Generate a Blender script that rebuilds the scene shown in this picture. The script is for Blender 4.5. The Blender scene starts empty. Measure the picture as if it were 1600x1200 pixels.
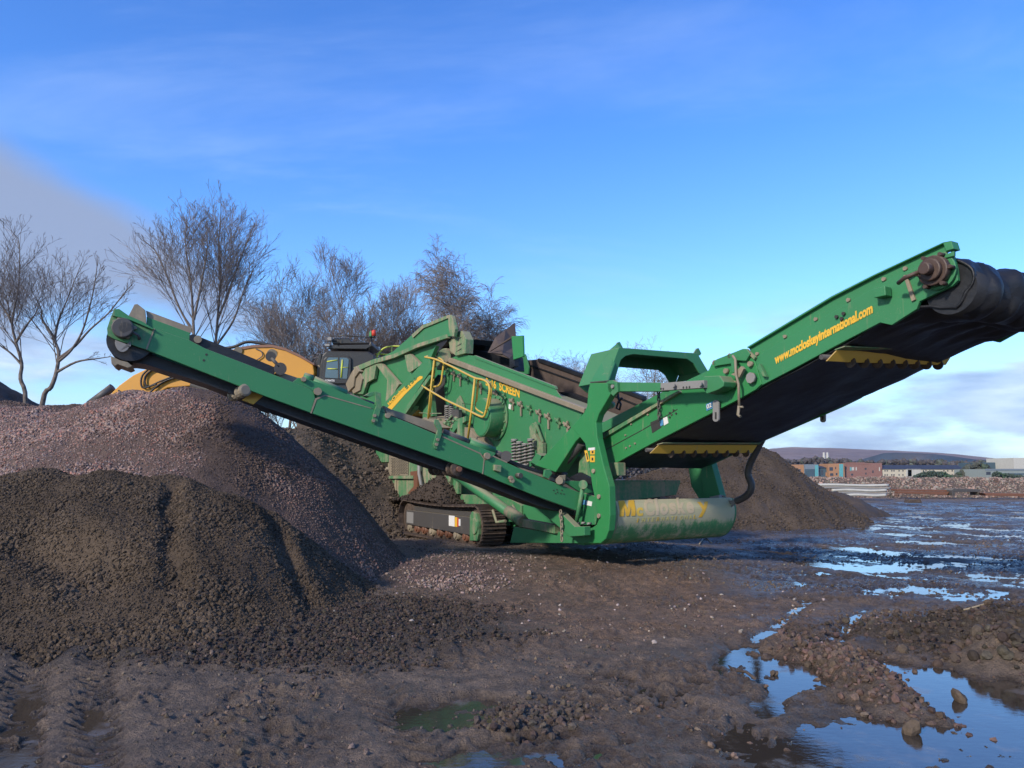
import bpy, bmesh, math, random
import numpy as np
from mathutils import Vector, Matrix
R = math.radians
random.seed(7)
SC = bpy.context.scene
COL = SC.collection
# ------------------------------------------------------------------ camera
F_PX = 1155.0; HOR = 738.0
PITCH = math.atan((HOR-600)/F_PX)
cd = bpy.data.cameras.new("camera"); cam = bpy.data.objects.new("camera", cd); COL.objects.link(cam)
cam.location = (0, 0, 1.6); cam.rotation_euler = (math.pi/2+PITCH, 0, 0)
cd.sensor_width = 36; cd.lens = 36*F_PX/1600; cd.clip_end = 20000; cd.clip_start = .05
SC.camera = cam
CAM = Vector((0, 0, 1.6))
# ------------------------------------------------------------------ light
SUN_EL = 28.0; SUN_AZ = -140.0      # azimuth clockwise from +Y
sun_dir = Vector((math.sin(R(SUN_AZ))*math.cos(R(SUN_EL)), math.cos(R(SUN_AZ))*math.cos(R(SUN_EL)), math.sin(R(SUN_EL))))
sl = bpy.data.lights.new("sun", 'SUN'); sl.energy = 2.5; sl.angle = R(5); sl.color = (1.0, .90, .78)
so = bpy.data.objects.new("sun", sl); COL.objects.link(so)
so.rotation_euler = sun_dir.to_track_quat('Z', 'Y').to_euler()
SC.view_settings.view_transform = 'Standard'; SC.view_settings.look = 'None'
SC.view_settings.exposure = 0.74; SC.view_settings.gamma = 1
SC.render.resolution_x = 1024; SC.render.resolution_y = 768
SC.cycles.max_bounces = 6

def N(nt, typ, **kw):
    n = nt.nodes.new(typ)
    for k, v in kw.items():
        if k in n.inputs.keys(): n.inputs[k].default_value = v
        else: setattr(n, k, v)
    return n
def math_n(nt, op, a, b=None, c=None, clamp=False):
    n = nt.nodes.new('ShaderNodeMath'); n.operation = op; n.use_clamp = clamp
    for i, v in enumerate((a, b, c)):
        if v is None: continue
        if hasattr(v, 'links'): nt.links.new(v, n.inputs[i])
        else: n.inputs[i].default_value = v
    return n.outputs[0]
def mix_n(nt, fac, a, b):
    n = nt.nodes.new('ShaderNodeMix'); n.data_type = 'RGBA'
    for s, v in ((n.inputs[0], fac), (n.inputs[6], a), (n.inputs[7], b)):
        if hasattr(v, 'links'): nt.links.new(v, s)
        else: s.default_value = v if not isinstance(v, tuple) or len(v) == 4 else (*v, 1)
    return n.outputs[2]
def ramp_n(nt, fac, stops, interp='LINEAR'):
    n = nt.nodes.new('ShaderNodeValToRGB'); n.color_ramp.interpolation = interp
    el = n.color_ramp.elements
    while len(el) < len(stops): el.new(.5)
    for e, (p, c) in zip(el, stops):
        e.position = p; e.color = (*c, 1) if len(c) == 3 else c
    nt.links.new(fac, n.inputs[0]); return n.outputs[0]
def smooth_n(nt, v, lo, hi):
    n = nt.nodes.new('ShaderNodeMapRange'); n.interpolation_type = 'SMOOTHSTEP'
    nt.links.new(v, n.inputs[0]); n.inputs[1].default_value = lo; n.inputs[2].default_value = hi
    return n.outputs[0]
# ------------------------------------------------------------------ world
def make_world():
    w = bpy.data.worlds.new("World"); SC.world = w; w.use_nodes = True
    nt = w.node_tree; nt.nodes.clear(); L = nt.links.new
    out = nt.nodes.new('ShaderNodeOutputWorld'); bg = nt.nodes.new('ShaderNodeBackground'); L(bg.outputs[0], out.inputs[0])
    sky = nt.nodes.new('ShaderNodeTexSky'); sky.sky_type = 'NISHITA'; sky.sun_disc = False
    sky.sun_elevation = R(SUN_EL); sky.sun_rotation = R(SUN_AZ % 360); sky.ozone_density = 2.2; sky.air_density = 1.0; sky.dust_density = .4
    tc = nt.nodes.new('ShaderNodeTexCoord'); sep = nt.nodes.new('ShaderNodeSeparateXYZ'); L(tc.outputs['Generated'], sep.inputs[0])
    x, y, z = sep.outputs
    # the open sky is a touch more saturated than the model
    tint = ramp_n(nt, math_n(nt, 'MAXIMUM', z, 0.0), [(0, SKY_T[0]), (.22, SKY_T[1]), (.42, SKY_T[2]), (1, SKY_T[3])])
    mul = nt.nodes.new('ShaderNodeMix'); mul.data_type = 'RGBA'; mul.blend_type = 'MULTIPLY'; mul.inputs[0].default_value = 1
    L(sky.outputs[0], mul.inputs[6]); L(tint, mul.inputs[7])
    base = mul.outputs[2]
    # cloud layer coordinates: direction projected on a flat deck
    zz = math_n(nt, 'ADD', math_n(nt, 'MAXIMUM', z, 0.0), .10)
    dx = math_n(nt, 'DIVIDE', x, zz); dy = math_n(nt, 'DIVIDE', y, zz)
    cmb = nt.nodes.new('ShaderNodeCombineXYZ'); L(dx, cmb.inputs[0]); L(dy, cmb.inputs[1])
    def noise(vec, scale, detail, rough=.5, sx=1, sy=1, sz=1, loc=(0, 0, 0), dist=0):
        mp = nt.nodes.new('ShaderNodeMapping'); mp.inputs['Scale'].default_value = (sx, sy, sz); mp.inputs['Location'].default_value = loc
        L(vec, mp.inputs[0])
        n = nt.nodes.new('ShaderNodeTexNoise'); n.inputs['Scale'].default_value = scale; n.inputs['Detail'].default_value = detail
        n.inputs['Roughness'].default_value = rough; n.inputs['Distortion'].default_value = dist
        L(mp.outputs[0], n.inputs['Vector']); return n.outputs[0]
    az = math_n(nt, 'DIVIDE', x, math_n(nt, 'MAXIMUM', y, .05))      # tan of azimuth
    el = z
    # thin high wisps
    wisp = smooth_n(nt, noise(cmb.outputs[0], .55, 9, .62, 1.0, 2.6, 1, (3.1, 1.7, 0), .8), .50, .80)
    wisp = math_n(nt, 'MULTIPLY', wisp, .19)
    base = mix_n(nt, wisp, base, (CW[0], CW[1], CW[2]))
    # low clouds towards the horizon
    n2 = noise(tc.outputs['Generated'], 3.2, 7, .55, 1, 1, 3.6, (2.0, .3, 1.2))
    low = math_n(nt, 'SUBTRACT', 1.0, smooth_n(nt, el, .09, .27))
    den = smooth_n(nt, math_n(nt, 'ADD', n2, math_n(nt, 'MULTIPLY', low, .22)), .60, .78)
    den = math_n(nt, 'MULTIPLY', den, math_n(nt, 'SUBTRACT', 1.0, smooth_n(nt, el, .13, .24)))
    n3 = noise(tc.outputs['Generated'], 6.0, 6, .6, 1, 1, 4.5, (5.5, 1.3, .2))
    ccol = ramp_n(nt, n3, [(.38, CLD[0]), (.52, CLD[1]), (.68, CLD[2])])
    base = mix_n(nt, math_n(nt, 'MULTIPLY', den, .92), base, ccol)
    # grey-mauve bank on the left: its top edge falls to the right
    line = math_n(nt, 'ADD', math_n(nt, 'ADD', el, math_n(nt, 'MULTIPLY', az, .36)), math_n(nt, 'MULTIPLY', noise(tc.outputs['Generated'], 2.5, 5, .5, 1, 1, 2), .13))
    bank = math_n(nt, 'SUBTRACT', 1.0, smooth_n(nt, line, .135, .19))
    brk = smooth_n(nt, math_n(nt, 'ADD', el, math_n(nt, 'MULTIPLY', noise(tc.outputs['Generated'], 4.0, 6, .55, 1, 1, 2.5, (7, 3, 1)), .2)), .245, .305)
    bank = math_n(nt, 'MULTIPLY', math_n(nt, 'MULTIPLY', bank, brk), smooth_n(nt, math_n(nt, 'MULTIPLY', az, -1.0), .12, .50))
    base = mix_n(nt, math_n(nt, 'MULTIPLY', bank, .9), base, BANK)
    L(base, bg.inputs[0]); bg.inputs[1].default_value = SKY_S
SKY_S = .148
SKY_T = [(.66, .80, .98), (.54, .82, 1.14), (.38, .72, 1.22), (.24, .54, 1.12)]
CW = (3.2, 4.0, 5.4)
CLD = [(1.6, 2.2, 3.4), (2.3, 3.0, 4.2), (3.3, 4.0, 4.9)]
BANK = (1.40, 1.70, 2.45)
make_world()

# ------------------------------------------------------------------ frames: pixel of the photo -> point on a real plane
def ray(px, py):
    d = Vector(((px-800)/F_PX, 0, 0)); v = (600-py)/F_PX
    return Vector((d.x, math.cos(PITCH)-v*math.sin(PITCH), math.sin(PITCH)+v*math.cos(PITCH)))
def at(px, py, Y):
    r = ray(px, py); return CAM + r*(Y/r.y)
def gp(px, py, z=0.0):
    r = ray(px, py); return CAM + r*((z-1.6)/r.z)
class Frame:
    def __init__(s, o, u):
        s.o = Vector((o[0], o[1], 0)); s.u = Vector((u[0], u[1], 0)).normalized()
    def setw(s, w): s.w = Vector((w[0], w[1], 0)).normalized(); return s
    def pt(s, u, w, z): return s.o + s.u*u + s.w*w + Vector((0, 0, z))
    def W(s, px, py, w):                      # on the plane w = const
        r = ray(px, py); t = (w-(CAM-s.o).dot(s.w))/r.dot(s.w); return CAM+r*t
    def U(s, px, py, u):                      # on the plane u = const
        r = ray(px, py); t = (u-(CAM-s.o).dot(s.u))/r.dot(s.u); return CAM+r*t
    def uz(s, px, py, w): p = s.W(px, py, w); return (p-s.o).dot(s.u), p.z
M = Frame((1.245, 11.5), (.5, -.866)).setw((.866, .5))       # screener: u along it towards its tail, w across it, away from us
S = Frame((1.07, 11.8), (-.92, -.39)).setw((-.39, .92))      # its side conveyor

# ------------------------------------------------------------------ mesh builder
class MB:
    def __init__(s): s.v = []; s.f = []; s.sm = []; s.pc = []
    def add(s, vs, fs, smooth=False):
        b = len(s.v); s.pc.append((b, len(s.f))); s.v += [tuple(p) for p in vs]
        for f in fs: s.f.append([b+i for i in f]); s.sm.append(smooth)
        return s
    def prism(s, poly, vec):
        n = len(poly); vec = Vector(vec); p = [Vector(q) for q in poly]
        s.add(p+[q+vec for q in p], [list(range(n)), list(range(2*n-1, n-1, -1))]+[[i, (i+1) % n, n+(i+1) % n, n+i] for i in range(n)]); return s
    def plate(s, fr, px, w, th):
        return s.prism([fr.W(x, y, w) for x, y in px], fr.w*th)
    def uplate(s, fr, px, u, th):
        return s.prism([fr.U(x, y, u) for x, y in px], fr.u*th)
    def box(s, fr, u0, u1, w0, w1, z0, z1):
        return s.prism([fr.pt(u0, w0, z0), fr.pt(u1, w0, z0), fr.pt(u1, w0, z1), fr.pt(u0, w0, z1)], fr.w*(w1-w0))
    def comps(s):
        ends = s.pc[1:]+[(len(s.v), len(s.f))]; bb = []
        for (v0, f0), (v1, f1) in zip(s.pc, ends):
            a = np.array(s.v[v0:v1], float); bb.append((a.min(0)-.004, a.max(0)+.004))
        n = len(bb); g = list(range(n))
        for i in range(n):
            for j in range(i):
                if g[i] != g[j] and (bb[i][0] <= bb[j][1]).all() and (bb[j][0] <= bb[i][1]).all():
                    a, b = g[i], g[j]; g = [b if x == a else x for x in g]
        out = []
        for k in sorted(set(g), key=lambda k: -g.count(k)):
            c = MB()
            for i in range(n):
                if g[i] != k: continue
                (v0, f0), (v1, f1) = s.pc[i], ends[i]; b = len(c.v); c.pc.append((b, len(c.f)))
                c.v += s.v[v0:v1]; c.f += [[q-v0+b for q in f] for f in s.f[f0:f1]]; c.sm += s.sm[f0:f1]
            out.append(c)
        return out
    def beam(s, P, Q, a, b, up=(0, 0, 1)):
        P = Vector(P); Q = Vector(Q); d = (Q-P).normalized(); sd = d.cross(Vector(up)).normalized(); u = sd.cross(d).normalized()
        q = [P+sd*(i*a/2)+u*(j*b/2) for i, j in ((-1, -1), (1, -1), (1, 1), (-1, 1))]
        return s.prism(q, Q-P)
    def tube(s, pts, r, n=8, caps=True, smooth=True):
        pts = [Vector(p) for p in pts]; m = len(pts)
        rs = r if isinstance(r, (list, tuple)) else [r]*m
        b = len(s.v); s.pc.append((b, len(s.f))); ref = None
        for i, p in enumerate(pts):
            d = (pts[min(i+1, m-1)]-pts[max(i-1, 0)])
            if d.length < 1e-9: d = Vector((0, 0, 1))
            d.normalize()
            if ref is None: ref = d.orthogonal().normalized()
            ref = (ref-d*ref.dot(d))
            if ref.length < 1e-6: ref = d.orthogonal()
            ref.normalize(); o = d.cross(ref)
            for k in range(n):
                a = 2*math.pi*k/n; s.v.append(tuple(p+(ref*math.cos(a)+o*math.sin(a))*rs[i]))
        for i in range(m-1):
            for k in range(n):
                s.f.append([b+i*n+k, b+i*n+(k+1) % n, b+(i+1)*n+(k+1) % n, b+(i+1)*n+k]); s.sm.append(smooth)
        if caps:
            s.f.append([b+k for k in range(n-1, -1, -1)]); s.sm.append(False)
            s.f.append([b+(m-1)*n+k for k in range(n)]); s.sm.append(False)
        return s
    def cyl(s, P, Q, r, n=20): return s.tube([P, Q], r, n)
    def rings(s, P, Q, r0, r1, k, n=16):
        P = Vector(P); Q = Vector(Q); pts = []; rs = []
        for i in range(k):
            for t, r in ((0.02, r0), (.12, r1), (.5, r1), (.6, r0)):
                pts.append(P.lerp(Q, (i+t)/k)); rs.append(r)
        return s.tube(pts, rs, n, smooth=False)
    def build(s, name, m, parent=None, bevel=0):
        comp = s.comps() if parent and len(s.pc) > 1 and name not in KEEP else None
        if comp and len(comp) > 1:                # separate pieces become parts of their own
            obs = [c.build(name, m, parent, bevel) for c in comp]; return obs[0]
        me = bpy.data.meshes.new(name); org = ORG.get(parent.name, Vector()) if parent else Vector()
        me.from_pydata([tuple(Vector(v)-org) for v in s.v], [], s.f)
        me.polygons.foreach_set('use_smooth', s.sm)
        bm = bmesh.new(); bm.from_mesh(me); bmesh.ops.recalc_face_normals(bm, faces=bm.faces); bm.to_mesh(me); bm.free()
        me.materials.append(m)
        o = bpy.data.objects.new(name, me); COL.objects.link(o)
        if parent: o.parent = parent; ORG[o.name] = org
        if bevel:
            b = o.modifiers.new('bevel', 'BEVEL'); b.width = bevel; b.segments = 2; b.limit_method = 'ANGLE'; b.angle_limit = R(35)
        return o
ORG = {}
KEEP = {'grille_slot', 'crawler_track', 'crown', 'trunk', 'chain', 'spring', 'screen_box', 'wall', 'chassis'}
def tag(o, label, cat, group=None, kind=None):
    o['label'] = label; o['category'] = cat
    if group: o['group'] = group
    if kind: o['kind'] = kind
    return o
def thing(name, label, cat, loc=(0, 0, 0), group=None):
    o = bpy.data.objects.new(name, None); COL.objects.link(o); o.location = loc; ORG[o.name] = Vector(loc)
    o.empty_display_size = .2
    return tag(o, label, cat, group)

# ------------------------------------------------------------------ numpy noise
def _hash(ix, iy, seed):
    h = (ix.astype(np.int64)*374761393 + iy.astype(np.int64)*668265263 + seed*974634777) & 0x7fffffff
    h = (h ^ (h >> 13))*1274126177 & 0x7fffffff
    return (h ^ (h >> 16))
def pnoise(x, y, seed=0):
    x0 = np.floor(x); y0 = np.floor(y); fx = x-x0; fy = y-y0
    u = fx*fx*fx*(fx*(fx*6-15)+10); v = fy*fy*fy*(fy*(fy*6-15)+10)
    def g(ix, iy, dx, dy):
        a = _hash(ix, iy, seed) % 4096 * (2*np.pi/4096); return np.cos(a)*dx+np.sin(a)*dy
    n00 = g(x0, y0, fx, fy); n10 = g(x0+1, y0, fx-1, fy); n01 = g(x0, y0+1, fx, fy-1); n11 = g(x0+1, y0+1, fx-1, fy-1)
    return ((n00*(1-u)+n10*u)*(1-v)+(n01*(1-u)+n11*u)*v)*1.5
def fbm(x, y, wl, octs, seed=0, gain=.5):
    s = 0; a = 1; t = 0
    for o in range(octs):
        s = s+a*pnoise(x/wl+o*17.3, y/wl-o*9.1, seed+o*31); t += a; a *= gain; wl /= 2.03
    return s/t
def worley(x, y, cell, seed=0):
    gx = x/cell; gy = y/cell; ix = np.floor(gx); iy = np.floor(gy); best = np.full(np.shape(x), 9.0)
    for i in (-1, 0, 1):
        for j in (-1, 0, 1):
            h = _hash(ix+i, iy+j, seed); px = ix+i+(h % 1024)/1024; py = iy+j+((h >> 10) % 1024)/1024
            best = np.minimum(best, (gx-px)**2+(gy-py)**2)
    return np.sqrt(best)
def sstep(v, a, b):
    t = np.clip((v-a)/(b-a), 0, 1); return t*t*(3-2*t)
def fast_mesh(name, V, Fq, m, parent=None, col=None, smooth=False, org=None):
    me = bpy.data.meshes.new(name); k = Fq.shape[1]
    V = V-(np.array(org) if org is not None else 0)
    me.vertices.add(len(V)); me.vertices.foreach_set('co', V.astype(np.float32).ravel())
    me.loops.add(Fq.size); me.loops.foreach_set('vertex_index', Fq.astype(np.int32).ravel())
    me.polygons.add(len(Fq)); me.polygons.foreach_set('loop_start', np.arange(0, Fq.size, k, dtype=np.int32))
    me.polygons.foreach_set('loop_total', np.full(len(Fq), k, dtype=np.int32))
    me.polygons.foreach_set('use_smooth', np.full(len(Fq), smooth))
    if col is not None:
        a = me.color_attributes.new('Col', 'FLOAT_COLOR', 'POINT')
        c4 = np.ones((len(V), 4), np.float32); c4[:, :col.shape[1]] = col; a.data.foreach_set('color', c4.ravel())
    me.update(calc_edges=True); me.validate()
    me.materials.append(m)
    o = bpy.data.objects.new(name, me); COL.objects.link(o)
    if parent: o.parent = parent
    return o
def grid_faces(nr, nc):
    i = np.arange((nr-1)*(nc-1)); r = i//(nc-1); c = i % (nc-1); a = r*nc+c
    return np.stack([a, a+1, a+nc+1, a+nc], 1)
def _ico(sub):
    bm = bmesh.new(); bmesh.ops.create_icosphere(bm, subdivisions=sub, radius=1)
    v = np.array([p.co[:] for p in bm.verts]); f = np.array([[q.index for q in g.verts] for g in bm.faces]); bm.free(); return v, f
ICO1 = _ico(1); ICO2 = _ico(2)
def stones(name, P, size, col, m, parent=None, seed=1, sub=1, flat=.7, sink=.15, org=None):
    rg = np.random.RandomState(seed); n = len(P); bv, bf = ICO1 if sub == 1 else ICO2
    K = 12; var = []
    for k in range(K):
        d = rg.uniform(.72, 1.2, (len(bv), 1)); q = bv*d
        if sub == 2: q = bv*(1+.25*np.sin(bv@rg.normal(0, 2.2, (3, 1))+k)+rg.uniform(-.06, .06, (len(bv), 1)))
        var.append(q)
    var = np.array(var)[rg.randint(0, K, n)]
    sc = np.stack([size*rg.uniform(.8, 1.25, n), size*rg.uniform(.7, 1.1, n), size*rg.uniform(.5, .9, n)*flat/.7], 1)
    var = var*sc[:, None, :]*.5
    q = rg.normal(0, 1, (n, 4)); q[:, 1:3] *= .45; q /= np.linalg.norm(q, axis=1, keepdims=True)
    w, x, y, z = q.T
    Rm = np.stack([1-2*(y*y+z*z), 2*(x*y-z*w), 2*(x*z+y*w), 2*(x*y+z*w), 1-2*(x*x+z*z), 2*(y*z-x*w), 2*(x*z-y*w), 2*(y*z+x*w), 1-2*(x*x+y*y)], 1).reshape(n, 3, 3)
    V = np.einsum('nij,nkj->nki', Rm, var)+P[:, None, :]
    V[:, :, 2] += (size*(.25-sink))[:, None]
    nv = len(bv); Fq = (bf[None]+(np.arange(n)*nv)[:, None, None]).reshape(-1, 3)
    C = np.repeat(col, nv, 0)
    return fast_mesh(name, V.reshape(-1, 3), Fq, m, parent, C, False, org)

# ------------------------------------------------------------------ materials
MAT = {}
def mat(name, fn):
    m = bpy.data.materials.new(name); m.use_nodes = True; nt = m.node_tree; nt.nodes.clear()
    out = nt.nodes.new('ShaderNodeOutputMaterial'); b = nt.nodes.new('ShaderNodeBsdfPrincipled'); nt.links.new(b.outputs[0], out.inputs[0])
    fn(nt, b); MAT[name] = m; return m
def tnoise(nt, scale, detail=5, rough=.55, sc=(1, 1, 1), vec='Object', loc=(0, 0, 0)):
    tc = nt.nodes.new('ShaderNodeTexCoord'); mp = nt.nodes.new('ShaderNodeMapping'); mp.inputs['Scale'].default_value = sc; mp.inputs['Location'].default_value = loc
    nt.links.new(tc.outputs[vec], mp.inputs[0])
    n = nt.nodes.new('ShaderNodeTexNoise'); n.inputs['Scale'].default_value = scale; n.inputs['Detail'].default_value = detail; n.inputs['Roughness'].default_value = rough
    nt.links.new(mp.outputs[0], n.inputs['Vector']); return n.outputs[0]
def bump(nt, b, h, dist, strength=1):
    n = nt.nodes.new('ShaderNodeBump'); n.inputs['Distance'].default_value = dist; n.inputs['Strength'].default_value = strength
    nt.links.new(h, n.inputs['Height']); nt.links.new(n.outputs[0], b.inputs['Normal'])
DUST = (.30, .25, .17)
def paint(name, base, dust=.3, top=.8, rough=.5, dcol=DUST, streak=.5):
    def fn(nt, b):
        n1 = tnoise(nt, 1.3, 8, .65); n2 = tnoise(nt, 3.0, 6, .6, (2.2, 2.2, .22)); n3 = tnoise(nt, 22, 4, .6)
        g = nt.nodes.new('ShaderNodeNewGeometry'); sp = nt.nodes.new('ShaderNodeSeparateXYZ'); nt.links.new(g.outputs['Normal'], sp.inputs[0])
        up = smooth_n(nt, sp.outputs[2], .25, .85)
        v = math_n(nt, 'ADD', math_n(nt, 'MULTIPLY', n1, 1-streak), math_n(nt, 'MULTIPLY', n2, streak))
        v = math_n(nt, 'ADD', v, math_n(nt, 'MULTIPLY', math_n(nt, 'SUBTRACT', n3, .5), .25))
        thr = .70-dust*.27
        d = smooth_n(nt, v, thr, thr+.24)
        d = math_n(nt, 'MULTIPLY', d, min(.85, .30+.5*dust))
        haze = .05+.13*dust
        ns = tnoise(nt, 11.0, 5, .7, (1, 1, .07)); nc = tnoise(nt, 46, 4, .75); nb = tnoise(nt, 2.6, 4, .6, loc=(3, 3, 3))
        st = math_n(nt, 'MULTIPLY', smooth_n(nt, ns, .56, .70), math_n(nt, 'MULTIPLY', smooth_n(nt, nb, .42, .62), .42+.3*dust))      # dribbles
        sp_ = math_n(nt, 'MULTIPLY', smooth_n(nt, nc, .62, .70), .55)                                                           # splashes
        d = math_n(nt, 'MAXIMUM', math_n(nt, 'ADD', d, haze), math_n(nt, 'MAXIMUM', st, sp_))
        d = math_n(nt, 'MAXIMUM', d, math_n(nt, 'MULTIPLY', up, top), clamp=True)
        n4 = tnoise(nt, .7, 3)
        bc = mix_n(nt, n4, tuple(c*.82 for c in base), tuple(min(1, c*1.15) for c in base))
        nt.links.new(mix_n(nt, d, bc, dcol), b.inputs['Base Color'])
        nt.links.new(math_n(nt, 'ADD', math_n(nt, 'MULTIPLY', d, .45), rough), b.inputs['Roughness'])
        bump(nt, b, n3, .004, .4)
    return mat(name, fn)
GRN = (.003, .19, .064)
paint('green', GRN, .36); paint('green_mid', GRN, .5); paint('green_dusty', GRN, .85); paint('green_caked', GRN, 1.15, top=.95)
paint('green_clean', GRN, .35, top=.2); paint('green_bright', (.004, .205, .054), .16)
paint('dusty', (.20, .17, .12), .9, dcol=(.34, .28, .20)); paint('yellow', (.62, .36, .03), .3); paint('yellow_rail', (.62, .40, .05), .35)
paint('excavator_yellow', (.56, .25, .012), .15, top=.3); paint('steel', (.22, .22, .22), .45); paint('steel_dark', (.045, .045, .05), .3, top=.5)
paint('black_cab', (.008, .009, .012), .05, top=.2, rough=.3); paint('rust', (.16, .065, .035), .3, dcol=(.22, .15, .11))
paint('decal_yellow', (.74, .43, .03), .05, top=0); paint('decal_worn', (.75, .50, .05), .75, top=.0, streak=.8, dcol=(.33, .27, .18))
paint('decal_white', (.72, .72, .70), .1, top=0); paint('decal_blue', (.06, .26, .50), .1, top=0); paint('decal_black', (.02, .02, .02), .0, top=0)
paint('rust_dark', (.05, .028, .022), .3, dcol=(.16, .11, .08)); paint('red_lamp', (.6, .04, .02), .0, top=0); paint('lime_rail', (.55, .62, .06), .1)
def _belt(nt, b):
    n = tnoise(nt, 2.2, 8, .7, (1, 1, 2)); n2 = tnoise(nt, 30, 3)
    nt.links.new(ramp_n(nt, n, [(.35, (.007, .008, .011)), (.62, (.014, .015, .019)), (.85, (.045, .04, .036))]), b.inputs['Base Color'])
    nt.links.new(math_n(nt, 'ADD', math_n(nt, 'MULTIPLY', n, .3), .35), b.inputs['Roughness']); bump(nt, b, n, .03, .5)
mat('belt', _belt)
def _beltd(nt, b):
    n = tnoise(nt, 2.2, 8, .7); g = nt.nodes.new('ShaderNodeNewGeometry')
    nt.links.new(ramp_n(nt, n, [(.35, (.05, .036, .03)), (.7, (.10, .072, .06))]), b.inputs['Base Color']); b.inputs['Roughness'].default_value = .85; bump(nt, b, n, .02, .5)
mat('belt_dirty', _beltd)
def _glass(nt, b):
    b.inputs['Base Color'].default_value = (.10, .13, .13, 1); b.inputs['Roughness'].default_value = .06; b.inputs['Metallic'].default_value = .35
mat('glass', _glass)
def _track(nt, b):
    n = tnoise(nt, 9, 6, .7)
    nt.links.new(ramp_n(nt, n, [(.35, (.045, .032, .025)), (.55, (.085, .06, .045)), (.7, (.15, .11, .085))]), b.inputs['Base Color']); b.inputs['Roughness'].default_value = .75; bump(nt, b, n, .01)
mat('track_steel', _track)
def attr_mat(name, r0, r1, bscale, bdist, wet=0.0, spec=.4):
    def fn(nt, b):
        a = nt.nodes.new('ShaderNodeAttribute'); a.attribute_name = 'Col'
        n = tnoise(nt, bscale, 5, .65); n2 = tnoise(nt, 1.1, 5, .6)
        mul = nt.nodes.new('ShaderNodeMix'); mul.data_type = 'RGBA'; mul.blend_type = 'MULTIPLY'; mul.inputs[0].default_value = 1
        nt.links.new(a.outputs[0], mul.inputs[6]); nt.links.new(ramp_n(nt, n, [(.3, (.68, .68, .68)), (.7, (1.25, 1.25, 1.25))]), mul.inputs[7])
        nt.links.new(mul.outputs[2], b.inputs['Base Color'])
        rr = math_n(nt, 'ADD', math_n(nt, 'MULTIPLY', smooth_n(nt, n2, .35, .65), r1-r0), r0)
        nt.links.new(rr, b.inputs['Roughness']); b.inputs['Specular IOR Level'].default_value = spec
        bump(nt, b, n, bdist)
    return mat(name, fn)
attr_mat('stone', .75, .95, 30, .008, spec=.25); attr_mat('soil', .70, .95, 24, .02, spec=.25); 
def _mud(nt, b):
    a = nt.nodes.new('ShaderNodeAttribute'); a.attribute_name = 'Col'
    n = tnoise(nt, 9, 9, .72); nf = tnoise(nt, 55, 6, .7); n2 = tnoise(nt, .55, 6, .62, loc=(4, 2, 0)); n3 = tnoise(nt, 2.4, 8, .7, (1, 1.6, 1))
    mul = nt.nodes.new('ShaderNodeMix'); mul.data_type = 'RGBA'; mul.blend_type = 'MULTIPLY'; mul.inputs[0].default_value = 1
    v = math_n(nt, 'ADD', math_n(nt, 'MULTIPLY', n, .6), math_n(nt, 'MULTIPLY', nf, .4))
    nt.links.new(a.outputs[0], mul.inputs[6]); nt.links.new(ramp_n(nt, v, [(.36, (.40, .38, .37)), (.5, (1, 1, 1)), (.64, (1.75, 1.66, 1.55))]), mul.inputs[7])  # crevice shade put into the colour: noise hollows darkened, crests lightened
    wet = smooth_n(nt, math_n(nt, 'ADD', math_n(nt, 'MULTIPLY', n2, .6), math_n(nt, 'MULTIPLY', n3, .4)), .47, .60)
    wet = math_n(nt, 'MAXIMUM', math_n(nt, 'MULTIPLY', wet, .75), math_n(nt, 'MULTIPLY', a.outputs['Alpha'], smooth_n(nt, n3, .30, .52)))
    nt.links.new(mix_n(nt, math_n(nt, 'MULTIPLY', wet, .55), mul.outputs[2], (.05, .038, .032)), b.inputs['Base Color'])
    nt.links.new(math_n(nt, 'SUBTRACT', .88, math_n(nt, 'MULTIPLY', wet, .68)), b.inputs['Roughness']); b.inputs['Specular IOR Level'].default_value = .45
    bump(nt, b, math_n(nt, 'ADD', v, math_n(nt, 'MULTIPLY', nf, .4)), .08, 1.0)
mat('mud', _mud)
attr_mat('hill', .9, 1, .01, .5, spec=0)
def _water(nt, b):
    n = tnoise(nt, 3.0, 3, .5); n2 = tnoise(nt, 1.7, 7, .65); n3 = tnoise(nt, 14, 4, .6, (1, 2.2, 1)); b.inputs['IOR'].default_value = 1.6
    scum = smooth_n(nt, n2, .54, .66)
    nt.links.new(mix_n(nt, scum, (.045, .036, .028), (.12, .10, .085)), b.inputs['Base Color'])
    nt.links.new(math_n(nt, 'ADD', .03, math_n(nt, 'MULTIPLY', scum, .22)), b.inputs['Roughness'])
    bump(nt, b, math_n(nt, 'ADD', n, math_n(nt, 'MULTIPLY', n3, .3)), .006, .3)
mat('water', _water)
def _bark(nt, b):
    n = tnoise(nt, 6, 5)
    nt.links.new(ramp_n(nt, n, [(.35, (.085, .068, .058)), (.65, (.20, .165, .14))]), b.inputs['Base Color']); b.inputs['Roughness'].default_value = .9
mat('bark', _bark)
def _twig(nt, b):
    b.inputs['Base Color'].default_value = (.20, .165, .148, 1); b.inputs['Roughness'].default_value = .9
mat('twig', _twig)
def flat(name, c, r=.8):
    def fn(nt, b):
        n = tnoise(nt, 1.5, 6, .6)
        nt.links.new(mix_n(nt, n, tuple(v*.75 for v in c), tuple(min(1, v*1.2) for v in c)), b.inputs['Base Color']); b.inputs['Roughness'].default_value = r
    return mat(name, fn)
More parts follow.
